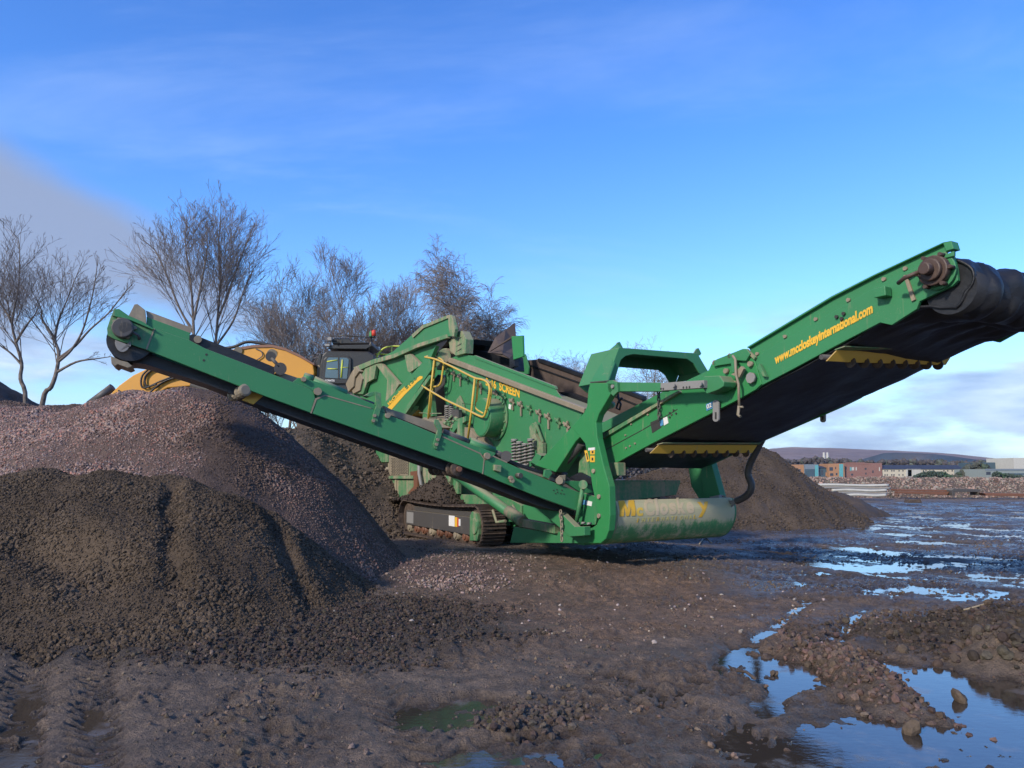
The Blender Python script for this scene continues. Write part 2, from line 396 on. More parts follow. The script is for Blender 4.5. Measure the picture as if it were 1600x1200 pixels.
def brick(name, c, c2):
    def fn(nt, b):
        tc = nt.nodes.new('ShaderNodeTexCoord'); t = nt.nodes.new('ShaderNodeTexBrick'); mp = nt.nodes.new('ShaderNodeMapping'); mp.inputs['Rotation'].default_value = (R(90), 0, 0)
        nt.links.new(tc.outputs['Object'], mp.inputs[0]); nt.links.new(mp.outputs[0], t.inputs[0]); t.inputs['Scale'].default_value = 2.0
        t.inputs['Color1'].default_value = (*c, 1); t.inputs['Color2'].default_value = (*c2, 1); t.inputs['Mortar'].default_value = (.25, .22, .2, 1)
        nt.links.new(t.outputs[0], b.inputs['Base Color']); b.inputs['Roughness'].default_value = .9
    return mat(name, fn)
#SPLIT
# ------------------------------------------------------------------ ground
def ell(px0, py0, px1, py1):
    a = gp((px0+px1)/2, py0); b = gp((px0+px1)/2, py1); cy = (a.y+b.y)/2
    c = gp((px0+px1)/2, 738+1.6*1155/cy); rx = (px1-px0)/2/1155*cy; return (c.x, cy, rx, abs(a.y-b.y)/2)
PUD = [(ell(1128, 1022, 1255, 1082), .10), (ell(1335, 1034, 1500, 1125), .10), (ell(1400, 1066, 1640, 1150), .10), (ell(1200, 1132, 1700, 1260), .11), (ell(1150, 1092, 1330, 1130), .05),
       (ell(612, 1096, 795, 1146), .10), (ell(700, 1160, 960, 1215), .04), (ell(830, 1062, 1015, 1112), .055), (ell(1060, 1150, 1200, 1215), .04), (ell(430, 1140, 560, 1165), .05)]
RUT = [((-4.33, 7.05), (-2.5, 3.9), .17, .055), ((-3.4, 6.3), (-1.9, 3.6), .15, .045), ((1.3, 4.6), (4.2, 9.0), .10, .04), ((1.0, 5.2), (3.6, 9.3), .10, .04), ((2.2, 4.4), (5.2, 8.6), .12, .03)]
TRD = [((-4.3, 6.9), (-2.4, 3.7), .16), ((-3.4, 6.3), (-1.7, 3.2), .16), ((-.2, 7.6), (2.0, 3.6), .2), ((-1.6, 6.7), (.2, 3.2), .2), ((1.2, 10.2), (4.4, 7.4), .22), ((3.3, 13.5), (8.6, 8.2), .25), ((-.5, 9.0), (2.4, 7.2), .2), ((2.4, 12), (9.5, 11), .25), ((2.5, 15), (12, 14), .3)]
def segd(x, y, p, q):
    dx, dy = q[0]-p[0], q[1]-p[1]; L2 = dx*dx+dy*dy
    t = np.clip(((x-p[0])*dx+(y-p[1])*dy)/L2, 0, 1); ex = x-p[0]-t*dx; ey = y-p[1]-t*dy
    return np.sqrt(ex*ex+ey*ey), (dx*ey-dy*ex)/math.sqrt(L2)
def farwet(x, y):
    u = x/np.maximum(y, 1)
    return sstep(u, .22, .34)*sstep(y, 8.2, 10.5)*(1-sstep(y, 38, 43))
def ground_h(x, y):
    n1 = fbm(x, y, 3.5, 3, 3); n2 = fbm(x, y, .8, 3, 11); n3 = fbm(x, y, .16, 3, 23)
    w = 1-np.minimum(1, worley(x+.05*n2, y, .11, 5)*1.3)
    rough = .35+.85*sstep(fbm(x, y, 1.3, 3, 77), -.22, .3)
    n4 = fbm(x, y, .06, 3, 24)
    h = .040+.026*n1+.022*n2+(.050*n3+.008*w+.034*n4)*rough
    h = np.maximum(h, .008+.020*n3+.012*n4)
    # the machine stands on slightly higher ground
    h += .10*sstep(1-np.sqrt(((x-0.2)/5.2)**2+((y-14)/4.6)**2), 0, .45)
    h += .22*sstep(1-np.sqrt(((x+4.5)/5.0)**2+((y-8.5)/3.0)**2), 0, .7)
    wx = x+.16*n2+.05*n3; wy = y+.30*n2+.10*n3
    for (cx, cy, rx, ry), d in PUD:
        e = 1-(np.abs((wx-cx)/rx)**2.6+np.abs((wy-cy)/ry)**2.6)
        h -= d*.62*sstep(e, -.9, .7)
    for p, q, wd in TRD:                              # tyre and crawler prints
        dx, dy = q[0]-p[0], q[1]-p[1]; L = math.hypot(dx, dy); al = ((x-p[0])*dx+(y-p[1])*dy)/L; dd, sd = segd(x+.05*n2, y, p, q)
        m = (1-sstep(dd, wd*.8, wd*1.1))*sstep(n2+n1, -.35, .05); h += m*(-.014+.020*sstep(np.sin((al+np.abs(sd)*.9)*2*math.pi/.13), -.2, .6))
    for p, q, wd, dp in RUT:
        dd, _ = segd(x+.08*n2, y, p, q); h += dp*(1+1.2*n2)*(-1.0*np.exp(-(dd/wd)**2)+.22*np.exp(-((dd-wd*1.7)/(wd*.6))**2))
    fw = farwet(x, y)
    s = fbm(x*.7+.4*n1, y*.8+.3*x, .9, 5, 41, .65)
    h -= fw*(.030+.05*sstep(s, -.08, .34))
    h += fw*.05*sstep(fbm(x, y, 5, 2, 9), .0, .4)
    low = sstep(5.3+.5*n1, 4.9, 4.1-.0) if False else (1-sstep(y+.6*n1+.9*np.maximum(0, -x-1.2), 4.35, 5.1))*sstep(x, -3.2, -1.6)
    low = np.maximum(low, .8*np.exp(-((x-(y-4.2)*.62-.75)/.55)**2)*sstep(y, 3, 4.2)*(1-sstep(y, 7.6, 8.6)))
    h -= low*(.012+.032*sstep(fbm(x*.8, y*1.3, .55, 4, 151, .6), -.15, .3))
    # soil heap low at the right edge
    h += .26*sstep(1-np.sqrt(((x-5.6)/2.3)**2+((y-7.35)/1.15)**2)+.15*n2, 0, .8)*(1+.25*n3)
    h += .24*sstep(1-np.sqrt(((x-4.5)/.95)**2+((y-6.35)/.55)**2)+.2*n2, 0, .6)
    h += .09*sstep(1-np.sqrt(((x-2.75)/.42)**2+((y-6.0)/1.3)**2)+.2*n2, 0, .6)
    return h
def ground_c(x, y, h):
    n1 = fbm(x, y, 2.2, 3, 55)[..., None]; n2 = fbm(x, y, .35, 3, 56)[..., None]
    grey = np.array([.212, .160, .122]); red = np.array([.240, .158, .110]); dark = np.array([.095, .074, .060])
    t = sstep(1-np.sqrt(((x-1.2)/4.5)**2+((y-9.5)/4.0)**2)+.5*n1[..., 0], 0, .6)[..., None]
    c = grey*(1-t)+red*t
    d = sstep(np.maximum(1-np.sqrt(((x-5.6)/3.0)**2+((y-7.35)/1.4)**2), 1-np.sqrt(((x+3.6)/4.6)**2+((y-7.6)/2.0)**2))+.25*n1[..., 0], 0, .35)[..., None]
    c = c*(1-d)+dark*d
    pink = sstep(1-np.sqrt(((x+1.0)/1.7)**2+((y-11.5)/2.3)**2)+.5*n2[..., 0], .25, .7)[..., None]
    c = c*(1-pink)+np.array([.17, .115, .098])*pink
    wet = (1-sstep(h, .0, .035))[..., None]
    fwc = farwet(x, y)[..., None]; c = c*(1-.7*fwc)+np.array([.17, .145, .14])*.7*fwc
    c = c*(1-.35*wet)*(1+.35*n2)*(1+.15*n1)
    n3 = fbm(x, y, 1.4, 3, 58); al = np.maximum(np.maximum(farwet(x, y), 1-sstep(h, .0, .05)), (1-sstep(y, 4.6, 6.0))*sstep(x, -3.5, -1)*.8)*sstep(n3, -.35, .1)
    return np.concatenate([np.clip(c, .01, 1), al[..., None]], -1)
def make_ground():
    ys = [-80, -30, -12, -4, 0, 1.5]; y = 2.3
    while y < 62: ys.append(y); y *= 1.0040
    ys += [66, 75, 90, 120, 180, 300, 600, 1500, 4000, 9500]; ys = np.array(ys)
    t = np.concatenate([[-40, -14, -6, -3, -1.8, -1.25], np.linspace(-1.0, 1.0, 900), [1.25, 1.8, 3, 6, 14, 40]])
    Y, T = np.meshgrid(ys, t, indexing='ij'); X = np.clip(T*np.maximum(Y, 2.3), -9000, 9000)
    H = ground_h(X, Y); far = sstep(Y, 45, 66); near = 1-sstep(Y, 1.6, 2.3); k = np.maximum(np.maximum(far, near), sstep(np.abs(T), 1.1, 1.8)); H = H*(1-k)+.03*k-4.2*sstep(Y, 66, 190)
    C = ground_c(X, Y, H)
    o = fast_mesh('ground', np.stack([X, Y, H], -1).reshape(-1, 3), grid_faces(*Y.shape)[:, ::-1][:, [3, 2, 1, 0]], MAT['mud'], None, C.reshape(-1, 4), True)
    o['kind'] = 'structure'; return o
make_ground()
def make_water():
    b = MB(); b.add([(-14, 2.0, 0), (44, 2.0, 0), (44, 44, 0), (-14, 44, 0)], [[0, 1, 2, 3]])
    o = b.build('puddle_water', MAT['water']); o['kind'] = 'structure'
make_water()
# ------------------------------------------------------------------ heaps
def cones(x, y, cs):
    h = np.full(np.shape(x), -9.0)
    for (c, sl, r) in cs:
        d = np.sqrt((x-c.x)**2+(y-c.y)**2+r*r)-r; a = c.z-sl*d
        k = .25; m = np.clip(.5+.5*(a-h)/k, 0, 1); h = h*(1-m)+a*m+k*m*(1-m)
    return h
def heap(name, label, cat, box, res, hf, cf, m, nst=0, ssize=(.03, .07), seed=1, smat='stone', clip=.02, part='loose_stones', front=None, sub=1):
    x0, x1, y0, y1 = box; xs = np.arange(x0, x1, res); ys = np.arange(y0, y1, res)
    Y, X = np.meshgrid(ys, xs, indexing='ij'); H = hf(X, Y); G = ground_h(X, Y)
    lo = H < G-.12; Hc = np.where(lo, G-.12, H); C = cf(X, Y)
    org = ((x0+x1)/2, (y0+y1)/2, 0)
    V = np.stack([X, Y, Hc], -1).reshape(-1, 3); Fq = grid_faces(*Y.shape)
    keep = ~(lo.reshape(-1)[Fq].all(1)); o = fast_mesh(name, V, Fq[keep], m, None, C.reshape(-1, 3), True, org)
    o.location = org; tag(o, label, cat)
    if nst:
        rg = np.random.RandomState(seed); k = nst*3
        x = rg.uniform(x0, x1, k); y = rg.uniform(y0, y1, k); h = hf(x, y); g = ground_h(x, y); ok = h > g-clip
        if front is not None: ok &= front(x, y)
        x, y, h = x[ok][:nst], y[ok][:nst], h[ok][:nst]; n = len(x)
        sz = ssize[0]+(ssize[1]-ssize[0])*rg.power(.45, n)
        c = cf(x, y, rg)
        sz = sz*(.60+.65*sstep(fbm(x, y, .8, 3, seed+7), -.25, .35)*(1+.5*(h-g[ok][:nst] < .25)))
        if c.shape[-1] == 4: sz = sz*c[:, 3]; c = c[:, :3]
        stones(part, np.stack([x, y, np.maximum(h, g[ok][:nst])], 1), sz, c, MAT[smat], o, seed, sub, org=org)['kind'] = 'stuff'
    return o
# dark damp soil in front on the left
KC = [(at(-160, 722, 9.6), .66, .5), (at(-40, 728, 9.5), .66, .4), (at(70, 724, 9.35), .66, .35), (at(170, 727, 9.2), .67, .35), (at(262, 733, 9.1), .68, .35), (at(345, 765, 8.9), .62, .4)]
GUL = [(at(262, 750, 8.9), at(262, 915, 7.4), .13, .20), (at(425, 800, 8.8), at(500, 935, 7.7), .12, .18), (at(560, 850, 9.2), at(628, 905, 8.6), .12, .10), (at(35, 860, 7.9), at(150, 935, 7.4), .24, .34)]
def k_h(x, y):
    n = fbm(x, y, 1.1, 3, 101); h = cones(x+.12*n, y, KC)+.10*n+.035*fbm(x, y, .22, 3, 102)
    for p, q, w, d in GUL:
        dd, sd = segd(x+.22*n+.05*fbm(x, y, .3, 2, 109), y, p, q); h -= .58*d*np.exp(-(dd/w)**2)-.22*d*np.exp(-((sd-w*1.8)/w)**2)*np.exp(-(dd/(w*3))**2)
    h -= .35*sstep(x, -3.2, -1.2)+.10; h = np.where(h < .3, .3-(.3-h)*(.72), h)
    return h+.02*(1-np.minimum(1, worley(x, y, .07, 104)))
def k_c(x, y, rg=None):
    n = fbm(x, y, .9, 3, 111)[..., None]; c = np.array([.078, .056, .038])*(1+.45*n)
    if rg is not None: c = c*rg.uniform(.6, 1.5, (len(x), 1))
    return np.clip(c, .01, 1)
heap('soil_heap', 'large dark brown heap of damp crumbly soil at the left front, below the gravel', 'soil heap', (-11.5, -.6, 5.6, 11.5), .03, k_h, k_c, MAT['soil'], 110000, (.016, .052), 21, 'soil', front=lambda x, y: y < 9.8, part='soil_clods')
# pinkish gravel behind it, under the end of the side conveyor
GC = [(at(285, 604, 12.2), .66, .5), (at(215, 610, 12.4), .64, .5), (at(110, 629, 12.8), .60, .6), (at(20, 630, 12.8), .60, .6), (at(-120, 628, 12.8), .6, .6), (at(345, 620, 12.3), .68, .45), (at(-260, 640, 12.6), .6, .6)]
def g_h(x, y):
    n = fbm(x, y, 1.4, 3, 201); h = cones(x+.15*n, y, GC)+.13*n+.03*fbm(x, y, .25, 3, 202)
    return h-.42*sstep(x+.15*n, -4.6, -2.3)-.5*sstep(x, -3.0, -1.6)
def g_c(x, y, rg=None):
    u = x/y; n = fbm(x, y, .9, 4, 211); n2 = fbm(x, y, .4, 3, 212)
    soil = sstep(u+.10*n, -.455, -.405)*(1-sstep(u+.05*n, -.345, -.30)*.55)          # dirt tipped over the right part
    soil = np.maximum(soil, sstep(y+.5*n, 12.0, 12.5)*.9); soil = np.clip(soil+.7*sstep(n2, .22, .5)*(u > -.45), 0, 1)[..., None]
    g = np.array([.27, .185, .155])*np.ones(x.shape+(3,))
    if rg is not None:
        k = rg.uniform(0, 1, (len(x), 1)); g = g*rg.uniform(.55, 1.5, (len(x), 1)); g = np.where(k > .8, g*np.array([.85, .98, 1.08]), g); g = np.where(k < .15, g*np.array([1.15, .85, .8]), g)
    else: g = g*.45
    d = np.array([.105, .074, .060])*(1 if rg is None else rg.uniform(.6, 1.5, (len(x), 1)))
    c = g*(1-soil)+d*soil
    if rg is not None: return np.concatenate([np.clip(c, .01, 1), 1-.38*soil], -1)
    return np.clip(c, .01, 1)
heap('gravel_heap', 'tall heap of pinkish crushed gravel under the head of the side conveyor', 'gravel heap', (-14.5, .2, 7.4, 15.5), .04, g_h, g_c, MAT['soil'], 120000, (.024, .060), 22, front=lambda x, y: y < 13.2)
# soil ramp behind with the excavator on it
HC = [(at(445, 655, 20.5), .9, .9), (at(400, 650, 22), .7, 1.2), (at(520, 672, 22.0), .8, 1.2), (at(350, 660, 22), .6, 1.2), (at(555, 690, 22.5), .8, 1.0), (at(470, 670, 23.5), .6, 2), (at(300, 668, 22.5), .6, 1.5), (at(240, 675, 22.5), .6, 1.5)]
def h_h(x, y):
    n = fbm(x, y, 1.5, 3, 301); h = cones(x, y, HC)+.12*n+.06*fbm(x, y, .4, 3, 302)+.10*np.abs(fbm(x*2.2, y, .9, 2, 303)); return np.minimum(h, 2.75+.1*n)
def h_c(x, y, rg=None):
    n = fbm(x, y, .9, 3, 311)[..., None]; c = np.array([.095, .072, .053])*(1+.4*n)
    if rg is not None: c = c*rg.uniform(.6, 1.5, (len(x), 1))
    return np.clip(c, .01, 1)
heap('soil_ramp', 'steep brown soil bank behind the side conveyor, carrying the excavator', 'soil heap', (-15, -2.0, 16.5, 28), .07, h_h, h_c, MAT['soil'], 14000, (.05, .13), 23, 'soil', front=lambda x, y: y < 22, part='soil_clods')
# right heap behind the tail
RC = [(at(1178, 693, 25), .86, .6), (at(1135, 705, 24.5), .78, .8), (at(1080, 716, 24.5), .72, 1.0), (at(1030, 735, 24.5), .6, 1.2), (at(1222, 728, 25.6), .80, .6), (at(1285, 762, 28.5), .5, .6)]
def r_h(x, y):
    n = fbm(x, y, 1.7, 3, 401); h = cones(x, y, RC)+.16*n+.07*fbm(x, y, .35, 3, 402)-.10*np.abs(fbm(x*2, y*.7, .8, 2, 405)); return h-.1
def r_c(x, y, rg=None):
    n = fbm(x, y, 1.0, 3, 411)[..., None]; c = np.array([.076, .057, .043])*(1+.4*n)
    if rg is not None: c = c*rg.uniform(.65, 1.45, (len(x), 1))
    return np.clip(c, .01, 1)
heap('soil_heap', 'broad fine brown soil heap behind the raised tail conveyor on the right', 'soil heap', (.5, 16.5, 18.5, 32), .07, r_h, r_c, MAT['soil'], 40000, (.025, .07), 24, 'soil', front=lambda x, y: y < 26.5, part='soil_clods')
FC = [(at(-82, 560, 33), .68, .8), (at(-190, 560, 33), .6, .8)]
heap('soil_heap', 'dark soil heap with a pointed side at the far left edge behind the gravel', 'soil heap', (-40, -18, 26, 40), .15, lambda x, y: cones(x, y, FC)+.25*fbm(x, y, 1.5, 4, 501), lambda x, y, rg=None: np.clip(np.array([.045, .036, .033])*(1+.3*fbm(x, y, 1, 2, 502)[..., None]), .01, 1), MAT['soil'])
# far berm of broken stone
def b_h(x, y):
    top = 1.22+.10*fbm(x, y, 3, 3, 601); return top-.62*(np.sqrt((y-49)**2+.6)-.77)*1.0-.25*np.maximum(0, 19-x)+.06*fbm(x, y, .5, 2, 602)
def b_c(x, y, rg=None):
    c = np.array([.23, .175, .145])*np.ones(x.shape+(3,))
    if rg is not None: c = c*rg.uniform(.45, 1.7, (len(x), 1)); c[:, 0] *= rg.uniform(.8, 1.2, len(x))
    else: c = c*.5
    return np.clip(c, .01, 1)
heap('stone_berm', 'long low bank of pinkish broken stone across the far side of the yard', 'stone bank', (15, 60, 45.5, 53), .15, b_h, b_c, MAT['soil'], 26000, (.09, .22), 25)
# rubble lumps and loose stones lying on the yard
def scatter_ground(name, label, cat, n, box, sz, colr, seed, fn=None, sub=1, smat='stone', sink=.1):
    rg = np.random.RandomState(seed); x = rg.uniform(box[0], box[1], n*4); y = rg.uniform(box[2], box[3], n*4)
    ok = np.ones(n*4, bool) if fn is None else rg.uniform(0, 1, n*4) < fn(x, y)
    x, y = x[ok][:n], y[ok][:n]; h = ground_h(x, y)
    s = sz[0]+(sz[1]-sz[0])*rg.power(.35, len(x)); c = np.array(colr)*rg.uniform(.6, 1.5, (len(x), 1))*rg.uniform(.92, 1.08, (len(x), 3))
    o = stones(name, np.stack([x, y, h], 1), s, c, MAT[smat], None, seed, sub, sink=sink); tag(o, label, cat, kind='stuff'); return o
def el(cx, cy, rx, ry, k=1.): return lambda x, y: np.clip(k*1.6*(1-np.sqrt(((x-cx)/rx)**2+((y-cy)/ry)**2))+.5*fbm(x, y, .5, 2, 9), 0, 1)
scatter_ground('rubble', 'dark angular lumps of rubble at the right edge beside the biggest puddle', 'rubble', 380, (3.0, 5.2, 5.4, 7.0), (.035, .125), (.065, .050, .040), 31, el(4.35, 6.3, .85, .52), 2, sink=.05)
scatter_ground('rubble', 'brown clods spread over the low soil heap at the right edge', 'clods', 5000, (2.6, 9, 6.0, 9.2), (.02, .085), (.07, .052, .042), 32, el(5.6, 7.35, 3.2, 1.35), smat='soil')
scatter_ground('clods', 'crumbly dark clods spilled along the foot of the soil heap at the left front', 'clods', 14000, (-5, 1.4, 5.2, 9.5), (.012, .055), (.062, .046, .036), 33, lambda x, y: np.clip(el(-2.4, 7.3, 2.7, 1.2)(x, y)+.8*el(-.9, 8.4, 1.1, 1.0)(x, y)+el(-1.8, 6.4, 1.2, .6)(x, y)*.5, 0, 1), smat='soil')
scatter_ground('gravel', 'pale pinkish gravel patch on the ground in front of the crawler track', 'gravel', 4200, (-3.5, 1.2, 9, 15), (.02, .065), (.24, .175, .15), 34, lambda x, y: np.clip(el(-.75, 10.5, .75, .75)(x, y)+.22*el(-1.0, 12.0, 1.6, 2.6)(x, y), 0, 1))
scatter_ground('clods', 'reddish clods between the two puddles at the lower right', 'clods', 1500, (1.6, 3.6, 4.4, 8), (.02, .08), (.11, .075, .06), 35, el(2.75, 6.0, .55, 1.5), smat='soil')
scatter_ground('clods', 'small heap of brown clods beside the dark puddle in the foreground', 'clods', 420, (-.6, .8, 4.3, 5.6), (.02, .075), (.085, .065, .052), 36, el(.12, 4.95, .5, .45), smat='soil')
scatter_ground('stones', 'loose grit and small stones trodden into the muddy yard', 'grit', 18000, (-9, 12, 3, 16), (.006, .030), (.12, .095, .082), 37, lambda x, y: .25+.75*sstep(fbm(x, y, 1.2, 2, 91), -.2, .4), smat='soil')
scatter_ground('clods', 'small trodden clods of mud in patches all over the yard', 'clods', 16000, (-8, 12, 3.2, 18), (.012, .055), (.13, .095, .072), 41, lambda x, y: sstep(fbm(x, y, 1.1, 3, 141), .02, .35), smat='soil', sink=.2)
scatter_ground('stones', 'pale scattered stones around the front of the screener', 'stones', 260, (-3, 5, 7, 14), (.02, .06), (.32, .27, .24), 38)
# single lumps that lie in the water
def lump(px, py, s, label, cat='rock', col=(.10, .075, .055)):
    p = gp(px, py, .0); rg = np.random.RandomState(int(px+py))
    o = stones('rock', np.array([[0, 0, s*.12]]), np.array([s]), np.array([col]), MAT['stone'], None, int(px), 2, flat=.75); o.location = (p.x, p.y, 0); tag(o, label, cat)
lump(1404, 1084, .12, 'dark rock in the puddle, left one of a touching pair'); lump(1417, 1095, .11, 'dark rock in the puddle, right one of a touching pair')
lump(1501, 1096, .11, 'blocky brown rock standing alone in the large puddle'); lump(1410, 1026, .15, 'flat brown stone at the top edge of the large puddle')
lump(1425, 1146, .13, 'rounded mud lump between the two large puddles at the lower right'); lump(1210, 1055, .07, 'small dark stone in the middle of the left sky-blue puddle')
# thin bits of wire / rope
def wire(px, label, r=.009, m='dusty', name='rope', cat='rope', lift=.03):
    pts = [gp(a, b, 0) for a, b in px]; pts = [Vector((p.x, p.y, float(ground_h(np.array([p.x]), np.array([p.y]))[0])+lift)) for p in pts]
    b = MB(); b.tube(pts, r, 6); tag(b.build(name, MAT[m]), label, cat)
wire([(1478, 963), (1484, 972), (1496, 979), (1515, 984), (1540, 983), (1563, 980)], 'thin pale length of rope lying on the soil at the right edge', .010)
wire([(1093, 857), (1098, 846), (1104, 845), (1112, 852)], 'bent pale strip of metal on the ground under the right end of the hopper panel', .014, name='metal_strip', cat='scrap')
wire([(1135, 1036), (1150, 1052), (1166, 1058), (1180, 1072)], 'dark muddy cord lying across the left sky-blue puddle', .012, 'track_steel', 'cord', 'cord')
def _panel(nt, b):
    n1 = tnoise(nt, 2.2, 8, .65); n2 = tnoise(nt, 4.0, 6, .65, (2.0, 2.0, .12)); n3 = tnoise(nt, 40, 5, .7, (1, 1, .3))
    tc = nt.nodes.new('ShaderNodeTexCoord'); sp = nt.nodes.new('ShaderNodeSeparateXYZ'); nt.links.new(tc.outputs['Object'], sp.inputs[0])
    zz = smooth_n(nt, sp.outputs[2], .72, .98)
    v = math_n(nt, 'ADD', math_n(nt, 'ADD', math_n(nt, 'MULTIPLY', n1, .45), math_n(nt, 'MULTIPLY', n2, .55)), math_n(nt, 'MULTIPLY', math_n(nt, 'SUBTRACT', n3, .5), .35))
    d = smooth_n(nt, math_n(nt, 'ADD', v, math_n(nt, 'MULTIPLY', zz, .30)), .44, .62)
    dc = mix_n(nt, n1, (.56, .46, .32), (.42, .43, .25))
    nt.links.new(mix_n(nt, math_n(nt, 'ADD', math_n(nt, 'MULTIPLY', d, .78), .14), (.010, .24, .075), dc), b.inputs['Base Color'])
    nt.links.new(math_n(nt, 'ADD', math_n(nt, 'MULTIPLY', d, .4), .45), b.inputs['Roughness']); bump(nt, b, n3, .004, .4)
mat('panel_worn', _panel)
# ------------------------------------------------------------------ the screening machine
G, GM, GD, GC_, GB = (MAT[k] for k in ('green', 'green_mid', 'green_dusty', 'green_caked', 'green_bright'))
ST, SD, YL, BL, TR, DU, RU = (MAT[k] for k in ('steel', 'steel_dark', 'yellow', 'belt', 'track_steel', 'dusty', 'rust'))
SCR = thing('screening_machine', 'large green tracked screening machine with raised conveyors standing in the muddy yard', 'screening machine', (-1.0, 15.0, 0))
def bolts(fr, px, w, r=.022, out=.018, name=None, parent=None, m=None):
    for x, y in px:
        b = MB(); p = fr.W(x, y, w); b.cyl(p+fr.w*.01, p-fr.w*out, r, 8); o = b.build(name or 'bolt_head', m or DU, parent or SCR)
    return o
def slice_y(bm, a, b, step=.06):
    y = a
    while y < b:
        bmesh.ops.bisect_plane(bm, geom=bm.verts[:]+bm.edges[:]+bm.faces[:], plane_co=(0, y, 0), plane_no=(0, 1, 0)); y += step
def text_mesh(s, name, P0, P1, up, H, m, parent, shear=0., thick=.004, bold=.02, nrm=None, mapf=None, sub=0):
    c = bpy.data.curves.new('t', 'FONT'); c.body = s; c.size = 1; c.offset = bold; c.extrude = .01; c.resolution_u = 3
    o = bpy.data.objects.new('t', c); COL.objects.link(o); bpy.context.view_layer.update()
    me = bpy.data.meshes.new_from_object(o.evaluated_get(bpy.context.evaluated_depsgraph_get()))
    bpy.data.objects.remove(o)
    if mapf: bm = bmesh.new(); bm.from_mesh(me); slice_y(bm, -.3, .9); bm.to_mesh(me); bm.free()
    v = np.zeros(len(me.vertices)*3); me.vertices.foreach_get('co', v); v = v.reshape(-1, 3)
    x0, x1 = v[:, 0].min(), v[:, 0].max(); cap = .70
    P0 = Vector(P0); P1 = Vector(P1); up = Vector(up); org = ORG[parent.name]
    if nrm is None: nrm = (P1-P0).cross(up).normalized()
    nrm = Vector(nrm)
    for i, q in enumerate(v):
        t = (q[0]-x0)/(x1-x0); h = q[1]/cap*H; d = (1 if q[2] > 0 else -.2)*thick
        if mapf: p = mapf(t, h, d)
        else: p = P0+(P1-P0)*t+up*h+(P1-P0).normalized()*(shear*h)+nrm*d
        me.vertices[i].co = p-org
    me.materials.clear(); me.materials.append(m); me.update()
    ob = bpy.data.objects.new(name, me); ob.data.name = name; COL.objects.link(ob); ob.parent = parent; ORG[ob.name] = org; return ob
UP = Vector((0, 0, 1))
def loop_uz(fr, px, w): return [fr.uz(x, y, w) for x, y in px]
def ext(fr, uz, w0, w1): return [fr.pt(u, w0, z) for u, z in uz], fr.w*(w1-w0)

